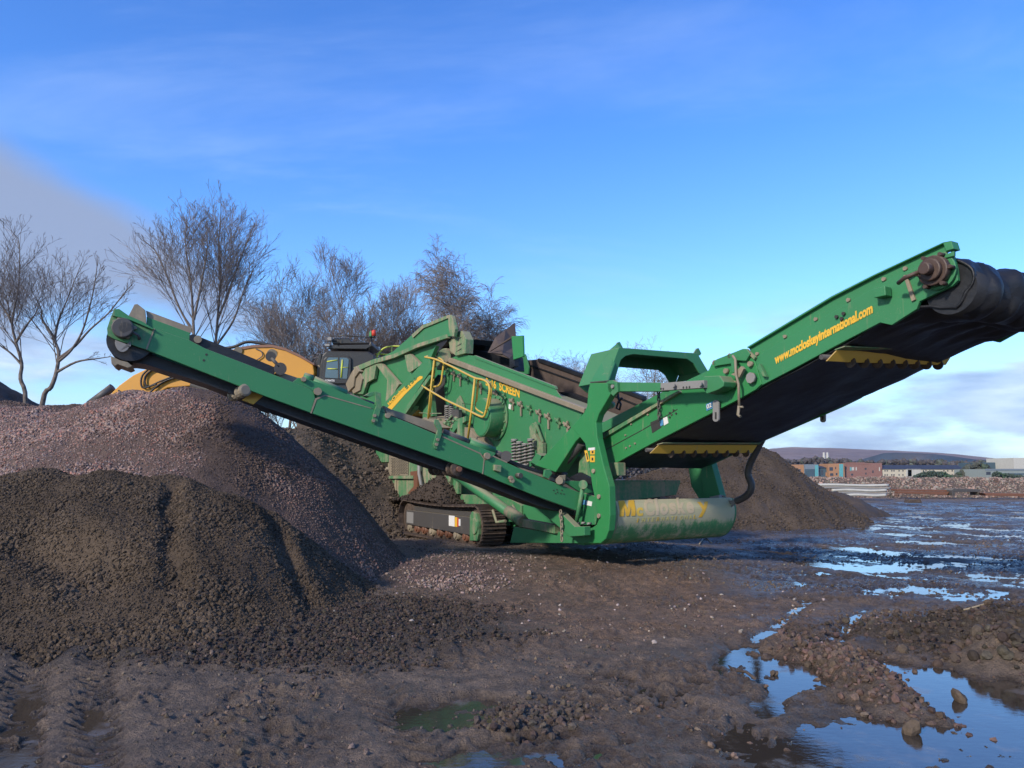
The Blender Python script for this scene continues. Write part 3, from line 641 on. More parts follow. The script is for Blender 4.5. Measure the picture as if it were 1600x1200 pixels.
# ---- crawler tracks
def track(w0, w1, name_label=None):
    tu0 = M.uz(622, 810, 0)[0]; tu1 = M.uz(754, 830, 0)[0]; zb = .13; H = .80; r = H/2; a = tu0+r; b = tu1-r
    path = []
    n = 44; per = 2*(b-a)+2*math.pi*r
    def pos(s):
        s = s % per
        if s < b-a: return a+s, zb+H, 0
        s -= b-a
        if s < math.pi*r: t = s/r; return b+r*math.sin(t), zb+r+r*math.cos(t), t
        s -= math.pi*r
        if s < b-a: return b-s, zb, math.pi
        s -= b-a; t = s/r; return a-r*math.sin(t), zb+r-r*math.cos(t), math.pi+t
    blt = MB(); pitch = per/n
    for i in range(n):
        u, z, t = pos(i*pitch); sag = -.05*math.sin(math.pi*np.clip((u-a)/(b-a), 0, 1)) if t == 0 else 0
        du, dz = math.cos(t), -math.sin(t); nu, nz = math.sin(t), math.cos(t)
        def P(x, y, w): return M.pt(u+du*x+nu*y, w, z+sag+dz*x+nz*y)
        L = pitch*.47
        blt.prism([P(-L, -.02, w0), P(L, -.02, w0), P(L, .008, w0), P(-L, .008, w0)], M.w*(w1-w0))
        for gx in (-L*.55, L*.1, L*.75): blt.prism([P(gx-.011, 0, w0), P(gx+.011, 0, w0), P(gx+.007, .032, w0), P(gx-.007, .032, w0)], M.w*(w1-w0))
        for ww in (w0+.17, w1-.2): blt.prism([P(-L, -.10, ww), P(L, -.10, ww), P(L, -.02, ww), P(-L, -.02, ww)], M.w*.03)
    tr = blt.build('crawler_track', TR, SCR)
    f = MB()
    f.prism(*ext(M, [(a-.05, zb+.22), (b-.15, zb+.20), (b-.15, zb+.56), (a-.05, zb+.56)], w0+.07, w1-.07)); f.prism(*ext(M, [(a-.05, zb+.56), (b-.15, zb+.56), (b-.25, zb+.66), (a+.05, zb+.66)], w0+.16, w1-.1))
    fr = f.build('side_frame', SD, tr, .01)
    f = MB(); pts = [(b-.22, zb+.10), (b+.10, zb+.12), (b+.16, zb+.25), (b+.15, zb+.5), (b+.05, zb+.66), (b-.12, zb+.69), (b-.22, zb+.6)]
    f.prism(*ext(M, pts, w0+.03, w0+.12)); f.cyl(M.pt(b, w0, zb+.4), M.pt(b, w0+.1, zb+.4), .16, 24); f.build('drive_motor_cover', GD, tr, .01)
    f = MB(); f.cyl(M.pt(b, w0+.1, zb+.4), M.pt(b, w1-.1, zb+.4), .34, 28); f.build('sprocket', TR, tr)
    f = MB(); f.cyl(M.pt(a, w0+.12, zb+.4), M.pt(a, w1-.12, zb+.4), .33, 28); f.build('idler_wheel', TR, tr)
    for k in range(9):
        u = a+.1+(b-a-.25)*k/8; f = MB(); f.cyl(M.pt(u, w0+.10, zb+.15), M.pt(u, w1-.1, zb+.15), .095, 14); f.cyl(M.pt(u, w0+.07, zb+.15), M.pt(u, w0+.12, zb+.15), .06, 12); f.build('roller', RU if k % 3 else DU, tr)
    if w0 < .5:
        for (u0, u1, z0, z1, mm, nm) in ((a-.0, a+.42, .26, .52, MAT['steel'], 'worn_plate'),):
            f = MB(); f.box(M, u0, u1, w0+.064, w0+.069, zb+z0, zb+z1); f.build(nm, mm, tr)
        ua = M.uz(701, 822, .06)[0]; ub = M.uz(719, 826, .06)[0]
        f = MB(); f.box(M, ua, ua+(ub-ua)*.5, w0+.062, w0+.069, zb+.33, zb+.55); f.build('sticker', MAT['decal_white'], tr)
        f = MB(); f.box(M, ua+(ub-ua)*.52, ua+(ub-ua)*.72, w0+.062, w0+.069, zb+.33, zb+.53); f.build('sticker', MAT['decal_yellow'], tr)
        f = MB(); f.box(M, ua+(ub-ua)*.74, ua+(ub-ua)*.84, w0+.062, w0+.069, zb+.34, zb+.52); f.build('sticker', MAT['red_lamp'], tr)
        f = MB(); f.box(M, ua+(ub-ua)*.86, ub, w0+.062, w0+.069, zb+.36, zb+.5); f.build('sticker', MAT['decal_white'], tr)
    return a, b, zb
TA, TB, TZ = track(0.0, .52); track(2.30, 2.82)
# ---- chassis
c = MB(); u0 = M.uz(690, 760, .6)[0]; u1 = -.2
c.box(M, u0, u1, .62, .80, .62, .98); c.box(M, u0, u1, 2.0, 2.2, .62, .98)
for u in np.linspace(u0+.1, u1-.2, 7): c.box(M, u, u+.16, .80, 2.0, .66, .92)
c.box(M, TA+.3, TB-.2, .5, 2.3, .50, .60)
c.build('chassis', GM, SCR, .008)
c = MB(); c.plate(M, [(688, 741), (704, 744), (706, 762), (712, 772), (790, 776), (815, 790), (815, 806), (760, 806), (700, 795), (690, 778)], .58, .10)
c.plate(M, [(704, 742), (716, 744), (716, 772), (704, 770)], .50, .08); c.build('chassis_side_plate', GD, SCR, .006)
c = MB(); c.plate(M, [(770, 768), (800, 783), (815, 812), (800, 826), (790, 800), (768, 785)], .75, .06); c.plate(M, [(806, 770), (822, 775), (826, 800), (816, 812), (806, 800)], .7, .05); c.build('chassis_bracket', GM, SCR, .005)
# heap of spilled soil on top of the track
sp = MB(); q = [(628, 783), (640, 775), (655, 762), (668, 752), (680, 744), (686, 742), (694, 752), (700, 770), (704, 786), (660, 786)]
def spill():
    rg = np.random.RandomState(5); pts = []; cs = []
    top = loop_uz(M, [(625, 785), (640, 775), (662, 757), (686, 741), (694, 755), (705, 785)], .3); us = [p[0] for p in top]; zs = [p[1] for p in top]
    nu, nw = 90, 24; U = np.linspace(us[0]-.1, us[-1]+.15, nu); Wd = np.linspace(.0, .85, nw); UU, WW = np.meshgrid(U, Wd, indexing='ij')
    z = np.interp(UU, us, zs)-TZ-.80; z = z*(1-np.clip(np.abs(WW-.42)/.44, 0, 1)**2.2)+TZ+.79+.05*fbm(UU, WW, .25, 3, 77)
    o = np.array(M.o); V = o+UU[..., None]*np.array(M.u)+WW[..., None]*np.array(M.w)+z[..., None]*np.array([0, 0, 1])
    col = np.tile(np.array([.06, .045, .035]), (nu*nw, 1)); ob = fast_mesh('spilled_soil', V.reshape(-1, 3), grid_faces(nu, nw), MAT['soil'], None, col, True)
    tag(ob, 'dark soil spilled on top of the near crawler track against the chassis', 'soil')
    n = 2200; i = rg.randint(0, nu*nw, n); P = V.reshape(-1, 3)[i]+rg.normal(0, .02, (n, 3)); s = stones('soil_clods', P, rg.uniform(.02, .06, n), np.array([.06, .045, .035])*rg.uniform(.6, 1.4, (n, 1)), MAT['soil'], ob, 8); s['kind'] = 'stuff'
spill()
# ---- power unit housing at the rear
c = MB(); pw = [(573, 722), (575, 694), (604, 690), (640, 715), (704, 744), (700, 782), (628, 786), (621, 793), (574, 769)]
c.prism([M.W(x, y, .42) for x, y in pw], M.w*2.1); pb = c.build('power_unit', GC_, SCR, .01)
c = MB(); c.plate(M, [(577, 700), (606, 708), (606, 722), (577, 723)], .36, .05); c.build('access_panel', GD, pb, .005)
c = MB(); c.plate(M, [(569, 697), (576, 698), (577, 722), (571, 723)], .30, .10); c.build('bracket', DU, pb, .004)
c = MB(); c.plate(M, [(580, 725), (605, 724), (605, 742), (580, 741)], .40, .015); c.build('engine_bay', MAT['decal_black'], pb)
c = MB(); rg = random.Random(3)
for k in range(11):
    p = M.W(583+rg.random()*20, 727+rg.random()*12, .37); c.cyl(p, p+Vector((rg.uniform(-.15, .15), 0, rg.uniform(-.12, .12)))+M.w*.03, .03+.03*rg.random(), 8)
c.build('engine_part', DU, pb)
c = MB(); c.plate(M, [(607, 711), (637, 716), (637, 743), (607, 743)], .39, .02); c.build('grille', MAT['dusty'], pb, .003)
gr = MB()
for j in range(13):
    for i in range(7):
        x = 611+i*3.6+(j % 2)*1.4; y = 716+j*2.02+i*.2
        if y > 741: continue
        gr.plate(M, [(x, y), (x+2.4, y), (x+2.4, y+1.0), (x, y+1.0)], .383, .004)
gr.build('grille_slot', MAT['decal_black'], pb)
c = MB(); c.plate(M, [(580, 744), (645, 743), (645, 748), (580, 748)], .34, .10); c.plate(M, [(617, 748), (619, 748), (619, 792), (617, 791)], .39, .03); c.build('ledge', GC_, pb, .003)
c = MB(); c.plate(M, [(641, 737), (655, 735), (655, 741), (652, 742), (652, 770), (640, 776), (637, 770), (646, 760), (646, 744), (641, 744)], .36, .05); c.build('latch', RU, pb, .004)
c = MB(); c.tube([M.W(655, 715, .33), M.W(655, 740, .33), M.W(659, 760, .33), M.W(656, 776, .35)], .045, 10); c.build('hose', ST, pb)
# ---- screen box
SB = MB(); pl = [(697, 565), (912, 643), (905, 655), (893, 668), (872, 690), (838, 727), (800, 735), (770, 718), (735, 696), (700, 664), (694, 610)]
SB.plate(M, pl, .60, .03); uzp = loop_uz(M, pl, .60); SB.prism(*ext(M, [(u, z-.45) for u, z in uzp], 2.20, 2.23))
for f_ in (.15, .45, .75):                     # decks inside
    a = Vector((*uzp[0], 0)).lerp(Vector((*uzp[9], 0)), f_); b = Vector((*uzp[1], 0)).lerp(Vector((*uzp[5], 0)), f_)
    SB.prism(*ext(M, [(a.x+.1, a.y), (b.x-.1, b.y), (b.x-.1, b.y-.06), (a.x+.1, a.y-.06)], .63, 2.2))
sb = SB.build('screen_box', GM, SCR, .005)
c = MB(); c.plate(M, [(696, 559), (698, 557.5), (913, 638), (912, 645.5), (696, 564.5)], .50, .10); c.build('top_rail', DU, sb, .008)
c = MB(); sk = [(700, 561), (720, 554), (742, 556), (866, 604), (871, 613), (884, 630)]; c.plate(M, sk, .585, .02)
c.plate(M, [(741, 555), (866, 603), (868, 608), (742, 560)], .56, .06); c.build('side_skirt', GM, sb, .004)
p = M.W(752, 652, .22); c = MB(); c.cyl(M.W(752, 652, .22), M.W(752, 652, .22)+M.w*.40, .40, 44); h = c.build('exciter_housing', GD, sb, .012)
c = MB(); c.cyl(p-M.w*.012, p+M.w*.01, .375, 44); h2 = c.build('cover_plate', G, h)
c = MB()
for k in range(14):
    a = 2*math.pi*k/14+.2; q = p+M.w*.33+(M.u*math.cos(a)+UP*math.sin(a))*.43; c.cyl(q, q-M.w*.03, .02, 6)
c.cyl(p+M.w*.33, p+M.w*.38, .47, 40); c.build('flange', GD, h)
for i, (x, y) in enumerate([(702, 580), (711, 584), (721, 588), (732, 591), (753, 603), (777, 614), (790, 619), (803, 627), (816, 632), (830, 638), (845, 645), (859, 651), (875, 658), (889, 664)]):
    c = MB(); q = M.W(x, y, .60); c.box(M, 0, 0, 0, 0, 0, 0) if 0 else None
    c.cyl(q+M.w*.02, q-M.w*.10, .028, 8); c.cyl(q-M.w*.05, q-M.w*.075, .045, 6)
    c.beam(q-M.w*.05-M.u*.11+UP*.05, q-M.w*.05+M.u*.10-UP*.06, .02, .035); c.beam(q-M.w*.035+UP*.07, q-M.w*.03-UP*(.13+.05*(i % 3)), .04, .02, M.w)
    c.build('tension_clamp', DU if i % 3 else GD, sb)
for (x, y, n) in ((699, 645, 1), (706, 642, 1), (804, 703, 1), (812, 707, 1), (821, 710, 1), (829.5, 703, 1)):
    c = MB(); q = M.W(x, y, .38); hh = .36 if x > 750 else .28; pts = []
    for k in range(73):
        t = k/72; a = t*2*math.pi*6; pts.append(q+UP*(hh*(t-.5))+(M.u*math.cos(a)+M.w*math.sin(a))*.060)
    c.tube(pts, .015, 5); c.cyl(q-UP*hh*.5, q+UP*hh*.5, .03, 8); c.cyl(q+UP*hh*.5, q+UP*(hh*.5+.03), .07, 12); c.cyl(q-UP*hh*.5, q-UP*(hh*.5+.03), .07, 12); c.build('spring', MAT['steel'], sb)
c = MB(); c.plate(M, [(828, 686), (834, 676), (841, 690), (848, 692), (848, 716), (840, 712), (836, 700), (822, 696)], .50, .08); c.plate(M, [(834, 660), (837, 659), (848, 690), (846, 692)], .50, .03); c.plate(M, [(827, 667), (831, 661), (837, 664), (837, 690), (828, 688)], .53, .03); c.build('spring_bracket', GC_, sb, .005)
c = MB(); c.plate(M, [(713, 655), (728, 650), (728, 658), (722, 662), (722, 690), (714, 690), (714, 668), (708, 676), (702, 672)], .30, .10); c.build('spring_bracket', GD, sb, .005)
c = MB(); c.plate(M, [(712, 626), (718, 618), (724, 632), (728, 650), (712, 650)], .55, .04); c.build('spring_bracket', GC_, sb, .005)
c = MB(); c.plate(M, [(829, 722), (838, 708), (846, 712), (840, 728)], .25, .2); c.build('spring_bracket', GM, sb, .005)
c = MB(); c.plate(M, [(795, 631), (798.5, 633), (797.5, 640), (794.5, 638)], .59, .012); c.build('sticker', MAT['decal_white'], sb)
text_mesh('5x16  SCREEN', 'lettering', M.W(759, 601.5, .595), M.W(812, 621, .595), UP, .165, MAT['decal_yellow'], sb, bold=.035, nrm=-M.w, shear=-.0)
# dusty machinery between feeder and screen
c = MB(); c.plate(M, [(640, 668), (652, 655), (690, 650), (735, 672), (752, 690), (765, 712), (700, 690)], .36, .8); c.plate(M, [(656, 660), (662, 652), (675, 656), (690, 668), (684, 676), (664, 670)], .12, .3); c.build('walkway_deck', MAT['dusty'], SCR, .006)
c = MB(); c.plate(M, [(684, 585), (696, 590), (697, 660), (668, 664), (672, 600)], .9, .5); c.plate(M, [(700, 640), (716, 640), (716, 662), (700, 662)], .34, .1); c.build('cross_frame', SD, SCR, .01)
c = MB(); c.plate(M, [(663, 600), (672, 604), (676, 650), (660, 655)], .42, .12); c.build('support_post', GD, SCR, .006)
c = MB(); c.plate(M, [(615, 655), (640, 636), (648, 634), (646, 640), (628, 657)], .2, .12); c.build('chute_lip', GD, SCR, .005)
c = MB(); rg = random.Random(9)
for k in range(16):
    q = M.W(672+rg.random()*48, 655+rg.random()*14, .28+.1*rg.random()); c.cyl(q, q+M.u*rg.uniform(-.16, .16)+UP*rg.uniform(-.03, .10), .02+.04*rg.random(), 8)
c.tube([M.W(655, 645, .2), M.W(668, 646, .2), M.W(690, 646, .2)], .012, 6); c.build('hydraulic_fitting', GC_, SCR)
# ---- hopper and feeder at the rear
hp = [(548, 602), (560, 573), (584, 563), (615, 556), (652, 540), (697, 526), (692, 560), (668, 585), (640, 612), (612, 640), (575, 640), (552, 622)]
c = MB(); c.plate(M, hp, .55, .04); uzh = loop_uz(M, hp, .55); c.prism(*ext(M, uzh, 2.3, 2.34)); c.prism(*ext(M, [uzh[0], uzh[1], uzh[2], (uzh[2][0]-.1, uzh[2][1]-.8), uzh[11]], .55, 2.3)); hop = c.build('hopper', G, SCR, .006)
c = MB(); ub = [(588, 562), (614, 549), (644, 523), (660, 508.5), (700, 493), (705, 493), (710, 514), (709, 525), (697, 526), (652, 540), (615, 556)]; c.plate(M, ub, .40, .04); c.prism(*ext(M, [(u, z-.75) for u, z in loop_uz(M, ub, .40)], 2.4, 2.44)); c.build('hopper_board', GM, hop, .006)
c = MB(); c.plate(M, [(643, 523), (660, 508), (700, 492), (705, 492), (705, 496), (700, 497), (661, 513), (645, 528)], .36, .05); c.plate(M, [(700, 492), (706, 493), (711, 514), (709, 526), (703, 524), (701, 510)], .34, .08); c.build('board_rim', GC_, hop, .004)
rim = [(552, 574), (584, 561), (615, 553), (652, 537), (698, 522), (699, 528), (652, 543), (616, 559), (585, 568), (555, 581)]
c = MB(); c.plate(M, rim, .38, .10); c.build('rim', GC_, hop, .008)
for poly in ([(573, 571), (588, 569), (584, 592), (573, 598), (567, 616), (550, 614)], [(586, 568), (596, 568), (624, 600), (620, 606), (606, 634), (602, 630), (605, 594)], [(632, 555), (640, 553), (658, 570), (640, 582), (637, 580)], [(662, 519), (664, 519), (669, 538), (660, 541)], [(698, 505), (700, 502), (704, 520), (697, 524)]):
    c = MB(); c.plate(M, poly, .42, .10); c.build('rib', GC_, hop, .006)
c = MB(); c.plate(M, [(540, 600), (549, 582), (556, 572), (561, 580), (554, 590), (552, 604), (544, 612)], .3, .3); c.build('hinge_arm', DU, hop, .01)
c = MB(); c.plate(M, [(547, 588), (562, 582), (566, 592), (562, 610), (552, 615), (546, 604)], .36, .2); c.build('hinge_plate', DU, hop, .01)
bm_ = [(597, 633), (655, 572), (681, 540), (672, 562), (674, 578), (668, 586), (627, 648), (612, 644)]
c = MB(); c.plate(M, bm_, .12, .10); fe = c.build('feeder_arm', GM, SCR, .008)
c = MB(); c.plate(M, [(670, 586), (674, 588), (630, 652), (625, 648)], .10, .1); c.build('lower_flange', GD, fe, .005)
c = MB(); c.plate(M, [(681, 540), (700, 526), (698, 534), (676, 560), (673, 562)], .45, 1.6); c.build('feeder_belt', BL, SCR)
c = MB(); sw = [(604.5, 638), (611, 641), (632, 617), (652, 597), (660, 591), (660, 588), (656, 587.5), (648, 593), (630, 609)]; c.plate(M, sw, .112, .012); c.build('stripe', MAT['decal_yellow'], fe)
text_mesh('McCloskey', 'lettering', M.W(608, 633.5, .108), M.W(634, 606, .108), (M.W(608, 630, .108)-M.W(611, 634, .108)).normalized(), .14, MAT['decal_yellow'], fe, bold=.04, nrm=-M.w)
text_mesh('S130', 'lettering', M.W(635, 608.5, .106), M.W(652, 591, .106), (M.W(608, 630, .108)-M.W(611, 634, .108)).normalized(), .15, GM, fe, bold=.03, nrm=-M.w)
c = MB(); c.plate(M, [(709, 524), (716, 517), (722, 517), (728, 530), (727, 552), (712, 556), (703, 548), (701, 534)], .5, .2); db = c.build('drive_bracket', GC_, SCR, .01)
c = MB()
for y in (531, 541, 549): c.plate(M, [(713, y), (721, y-5), (720, y-2.5), (713, y+.5)], .494, .004)
c.build('slot', MAT['decal_black'], db)
c = MB(); c.plate(M, [(681, 560), (690, 545), (697, 544), (699, 552), (692, 575), (682, 578)], .48, .3); c.cyl(M.W(694, 556, .40), M.W(694, 556, .8), .16, 20); c.build('gearbox', GC_, SCR, .008)
# ---- oversize chute, belts and the far side conveyor seen over the screen
c = MB(); hb = [(722, 556), (727, 549), (740, 547), (770, 550), (792, 552), (800, 558), (802, 580), (780, 575)]; c.plate(M, hb, 1.3, .3); c.build('feed_boot', BL, SCR, .02)
c = MB(); c.prism([M.W(762, 551, .9), M.W(774, 527, 1.2), M.W(790, 515, 1.6), M.W(803, 505, 1.9), M.W(806, 540, 1.7), M.W(800, 562, 1.0), M.W(785, 553, .95)], M.w*.03); c.plate(M, [(765, 549), (767, 548), (802, 523), (803, 526)], .86, .03); c.build('rubber_flap', MAT['belt_dirty'], SCR)
c = MB(); c.plate(M, [(799, 525.5), (816, 524), (817, 557), (802, 562)], .80, .05); c.build('end_plate', GB, SCR, .006)
c = MB(); c.plate(M, [(796, 560), (804, 552), (804, 572), (796, 576)], .82, .1); c.build('drop_curtain', BL, SCR)
fs = [(804, 566), (810, 564), (834, 562), (842, 561), (900, 582), (960, 604), (1003, 622), (1003, 668), (940, 665), (880, 636), (840, 606)]
c = MB(); c.plate(M, fs, 2.5, .12); fc = c.build('far_conveyor_side', MAT['belt_dirty'], SCR, .01)
c = MB(); c.plate(M, [(840, 560), (844, 560.5), (960, 602), (1003, 619), (1003, 624), (960, 608), (840, 565)], 2.45, .12); c.plate(M, [(820, 567), (930, 606), (1000, 634), (1000, 636), (930, 608), (820, 569)], 2.47, .03); c.plate(M, [(872, 612), (890, 614), (935, 632), (935, 637), (888, 628)], 2.3, .16); c.build('edge_strip', BL, fc)
# ---- gantry (arch) at the tail end
leg = [(922, 598), (962, 598), (959, 607), (935, 648), (931, 660), (933, 685), (943, 728), (952, 760), (953, 805), (951, 829), (946, 842), (938, 849), (919, 849), (926, 824), (932, 820), (936, 810), (932, 792), (925, 759), (920, 722), (914, 693), (906, 683), (893, 667), (912, 645), (917, 635), (919, 610)]
c = MB(); c.plate(M, leg, 0.0, .12); gl = c.build('gantry_leg', GB, SCR, .012)
k = .60; ut = M.uz(966, 541, k)[0]
def arch(px, u, w_near=None): return M.U(px[0], px[1], u)
c = MB()
fo = [(947, 596), (967, 543), (1090, 552), (1106, 579), (1102, 590)]; fi = [(1093, 583), (1084, 568), (1074, 561), (990, 553.5), (978, 556), (970, 563), (962, 590), (961, 598)]
uf = .16
c.uplate(M, fo+fi, uf, -.03)
rear = [((M.U(x, y, uf)-M.o).dot(M.w), M.U(x, y, uf).z) for x, y in fo+fi]
rear2 = [(w, z-(.10 if i >= 5 else 0)) for i, (w, z) in enumerate(rear)]
c.prism([M.pt(uf-.72, w, z) for w, z in rear2], M.u*-.03)
for i in range(len(rear)-1):                      # cover strips outside and inside the arch
    if i == 4: continue
    if i < 4:
        (w0, z0), (w1, z1) = rear[i], rear[i+1]; q = [M.pt(uf-.03, w0, z0), M.pt(uf-.03, w1, z1), M.pt(uf-.72, w1, z1), M.pt(uf-.72, w0, z0)]
        n_ = (q[1]-q[0]).cross(q[3]-q[0]).normalized(); c.prism(q, -n_*.02 if n_.z > 0 else n_*.02)
ga = c.build('gantry_arch', GM, SCR, .008)
c = MB()
for (x, y) in ((967, 543), (1090, 552)):
    c = MB(); q = M.U(x, y, uf-.35); c.prism([q+M.w*-.12-UP*.02, q+M.w*-.04+UP*.08, q+M.w*.0+UP*.09, q+M.w*.06, q+M.w*.03-UP*.04], M.u*.03); c.build('lifting_lug', GM, ga)
c = MB(); c.prism([M.W(922, 599, 0), M.W(927, 589, .05), M.W(940, 567, .22), M.W(952, 546.5, .45), M.W(963, 537, .6), M.W(968, 543, .6), M.W(949, 596, .0)], M.w*.03+UP*-.0); c.build('arch_side_plate', MAT['green_clean'], ga, .006)
c = MB(); c.plate(M, [(922, 596.6), (950, 594.2), (950, 595.6), (922, 598.2)], -.008, .02); c.build('weld_seam', SD, gl)
c = MB(); c.plate(M, [(912, 645), (915, 692), (906, 683), (899, 690), (868, 738), (836, 727), (893, 667)], .02, .24); br = c.build('gantry_brace', GB, SCR, .012)
c = MB(); c.tube([M.W(908, 690, .16), M.W(866, 742, .16)], .085, 16); c.build('brace_cylinder', SD, SCR)
c = MB(); c.plate(M, [(849, 727), (868, 729), (872, 742), (858, 744), (850, 736)], .12, .2); c.build('cylinder_mount', SD, SCR, .01)
c = MB(); c.plate(M, [(914, 693), (925, 758), (902, 757), (905, 720)], .30, .05); c.build('backing_plate', GC_, SCR, .005)
c = MB(); c.plate(M, [(886, 748), (905, 738), (924, 748), (924, 758), (900, 754), (888, 756)], .10, .06); c.plate(M, [(880, 742), (900, 752), (924, 754), (924, 757), (895, 757)], .06, .02); c.build('rubber_skirt', BL, SCR)
sk = [(797, 848), (803, 823), (840, 829), (905, 832), (926, 824), (932, 820), (938, 849)]
c = MB(); c.plate(M, sk, .02, .05); c.box(M, M.uz(803, 830, .02)[0], -.35, .07, 2.7, .46, .5); c.build('base_skirt', GM, SCR, .006)
c = MB(); c.plate(M, [(911, 770), (930, 776), (935, 800), (930, 820), (905, 820), (903, 812)], .10, .06); gb = c.build('guard_box', G, SCR, .006)
c = MB(); c.plate(M, [(911, 781), (917, 782), (916, 789), (909, 788)], .092, .01); c.build('sticker', MAT['decal_blue'], gb)
c = MB(); c.plate(M, [(917, 782), (925, 784), (924, 791), (916, 789)], .092, .01); c.build('sticker', MAT['decal_white'], gb)
c = MB(); c.plate(M, [(913, 704), (917, 703.5), (921, 720), (917, 722)], -.008, .01); c.build('warning_sticker', MAT['decal_yellow'], gl)
c = MB(); c.plate(M, [(922, 702), (929, 703), (929, 710), (922, 710)], -.008, .01); c.build('warning_sticker', MAT['decal_yellow'], gl)
c = MB(); c.plate(M, [(922, 712), (929, 712), (929, 722), (922, 722)], -.008, .01); c.build('warning_sticker', MAT['decal_yellow'], gl)
c = MB(); c.plate(M, [(919, 700), (929, 699), (929, 703), (919, 704)], -.012, .02); c.build('sticker', MAT['decal_white'], gl)
c = MB(); c.plate(M, [(924.5, 704.5), (927, 704.5), (927, 708), (924.5, 708)], -.012, .01); c.plate(M, [(924.3, 715), (926.8, 715), (926.8, 719.5), (924.3, 719.5)], -.012, .01); c.plate(M, [(915.5, 708), (917, 708), (919, 718), (917.5, 718)], -.012, .01); c.build('sticker_print', MAT['decal_black'], gl)
bolts(M, [(928.5, 736), (937, 776), (937, 806)], 0, .035, .03, 'bolt_head', gl); bolts(M, [(905, 817), (914, 817), (923, 818), (919, 828), (919, 833)], .0, .018, .06, 'bolt_head', gl, MAT['steel'])
# far leg
c = MB(); c.plate(M, [(1073, 716), (1106, 712), (1127, 786), (1100, 792), (1080, 760)], 2.66, .03)
c.prism([M.W(1094, 716, 2.60), M.W(1108, 712, 2.60), M.W(1130, 792, 2.60), M.W(1102, 800, 2.60)], M.w*.14); c.build('gantry_leg', GM, SCR, .01)
# ---- curved end panel with the maker's name
prof = [(950, 758), (953, 783), (957, 800), (956, 818), (950, 836), (940, 848), (925, 851)]
pu = loop_uz(M, prof, .10); c = MB()
def panel_profile(n=22):
    P = [Vector((a, b, 0)) for a, b in pu]; out = []
    for i in range(len(P)-1):
        p0 = P[max(i-1, 0)]; p1 = P[i]; p2 = P[i+1]; p3 = P[min(i+2, len(P)-1)]
        for k_ in range(5):
            t = k_/5; out.append(.5*((2*p1)+(p2-p0)*t+(2*p0-5*p1+4*p2-p3)*t*t+(3*p1-p0-3*p2+p3)*t**3))
    return out+[P[-1]]
pp = panel_profile(); ppm = [p for p in pp if p.y <= pu[1][1]+.02]
c.prism([M.pt(p.x, .10, p.y) for p in ppm]+[M.pt(p.x-.03, .10, p.y+.01) for p in reversed(ppm)], M.w*2.56)
pan = c.build('end_panel', MAT['panel_worn'], SCR)
c = MB(); pz = pp[:]; c.prism([M.pt(p.x+.01, .10, p.y) for p in pz if p.y > .62]+[M.pt(p.x-.05, .10, p.y) for p in reversed(pz) if p.y > .62], M.w*.10); c.build('panel_flange', GC_, pan)
c = MB(); c.prism([M.pt(p.x, 2.66, p.y) for p in ppm]+[M.pt(pu[1][0]-.35, 2.66, pu[1][1]), ][:0]+[M.pt(ppm[-1].x-.12, 2.66, ppm[-1].y+.02), M.pt(pu[1][0]-.25, 2.66, pu[1][1])], M.w*.04); c.build('end_cheek', GD, pan, .005)
ys_ = [p.y for p in ppm]; xs_ = [p.x for p in ppm]
def pan_pt(w, z, d=0):
    zz = np.array(ys_[::-1]); xx = np.array(xs_[::-1]); return M.pt(float(np.interp(z, zz, xx))+.003+d, w, z)
def on_panel(x, y):                              # pixel -> (w, z) on the mean panel plane
    p = M.U(x, y, float(np.mean(xs_[:8]))); return (p-M.o).dot(M.w), p.z
a = on_panel(966, 807); b = on_panel(1107, 799)
def mc_map(t, h, d): return pan_pt(a[0]+(b[0]-a[0])*t+h*.18, a[1]+(b[1]-a[1])*t+h, d)
paint('decal_caked', (.58, .47, .27), 1.15, top=0, dcol=(.55, .45, .31)); paint('decal_faded', (.66, .58, .16), .8, top=0, dcol=(.48, .42, .27))
PT0, PT1 = a, b
def place_letter(ch, t0, t1, sc, mk, bold, Hh=.235, base=0.0, name='lettering'):
    def f(t, h, d): tt = t0+(t1-t0)*t; return pan_pt(PT0[0]+(PT1[0]-PT0[0])*tt+h*.12, PT0[1]+base+(PT1[1]-PT0[1])*tt+h, d)
    text_mesh(ch, name, (0, 0, 0), (1, 0, 0), UP, Hh*sc, MAT[mk], pan, bold=bold, mapf=f, thick=.001)
MCW = [('M', 0, .155, 1.0, 'decal_yellow', .012), ('c', .175, .248, .72, 'decal_worn', .04), ('C', .262, .372, 1., 'decal_caked', .04), ('l', .388, .418, 1., 'decal_caked', .04), ('o', .434, .522, 1., 'decal_caked', .04),
       ('s', .538, .616, 1., 'decal_caked', .04), ('k', .632, .72, 1., 'decal_caked', .04), ('e', .732, .818, 1., 'decal_caked', .04), ('y', .87, 1.0, 1., 'decal_yellow', .03)]
MH = .235
def pan_poly(pts, mk):                               # heavy letter cut by hand, laid on the curved panel
    c = MB(); f = lambda t, h: (PT0[0]+(PT1[0]-PT0[0])*t+h*MH*.14, PT0[1]+(PT1[1]-PT0[1])*t+h*MH)
    bm = bmesh.new(); bm.faces.new([bm.verts.new((t, h, 0)) for t, h in pts]); slice_y(bm, .04, 1.0, .08); bm.verts.index_update()
    vs = [pan_pt(*f(v.co.x, v.co.y), .005) for v in bm.verts]; c.add(vs, [[v.index for v in g.verts] for g in bm.faces]); bm.free(); c.build('lettering', MAT[mk], pan)
pan_poly([(0, 0), (.045, 0), (.045, .62), (.068, 0), (.098, 0), (.12, .62), (.12, 0), (.165, 0), (.165, 1), (.105, 1), (.083, .42), (.061, 1), (0, 1)], 'decal_yellow')
for q in MCW[1:]: place_letter(*q)
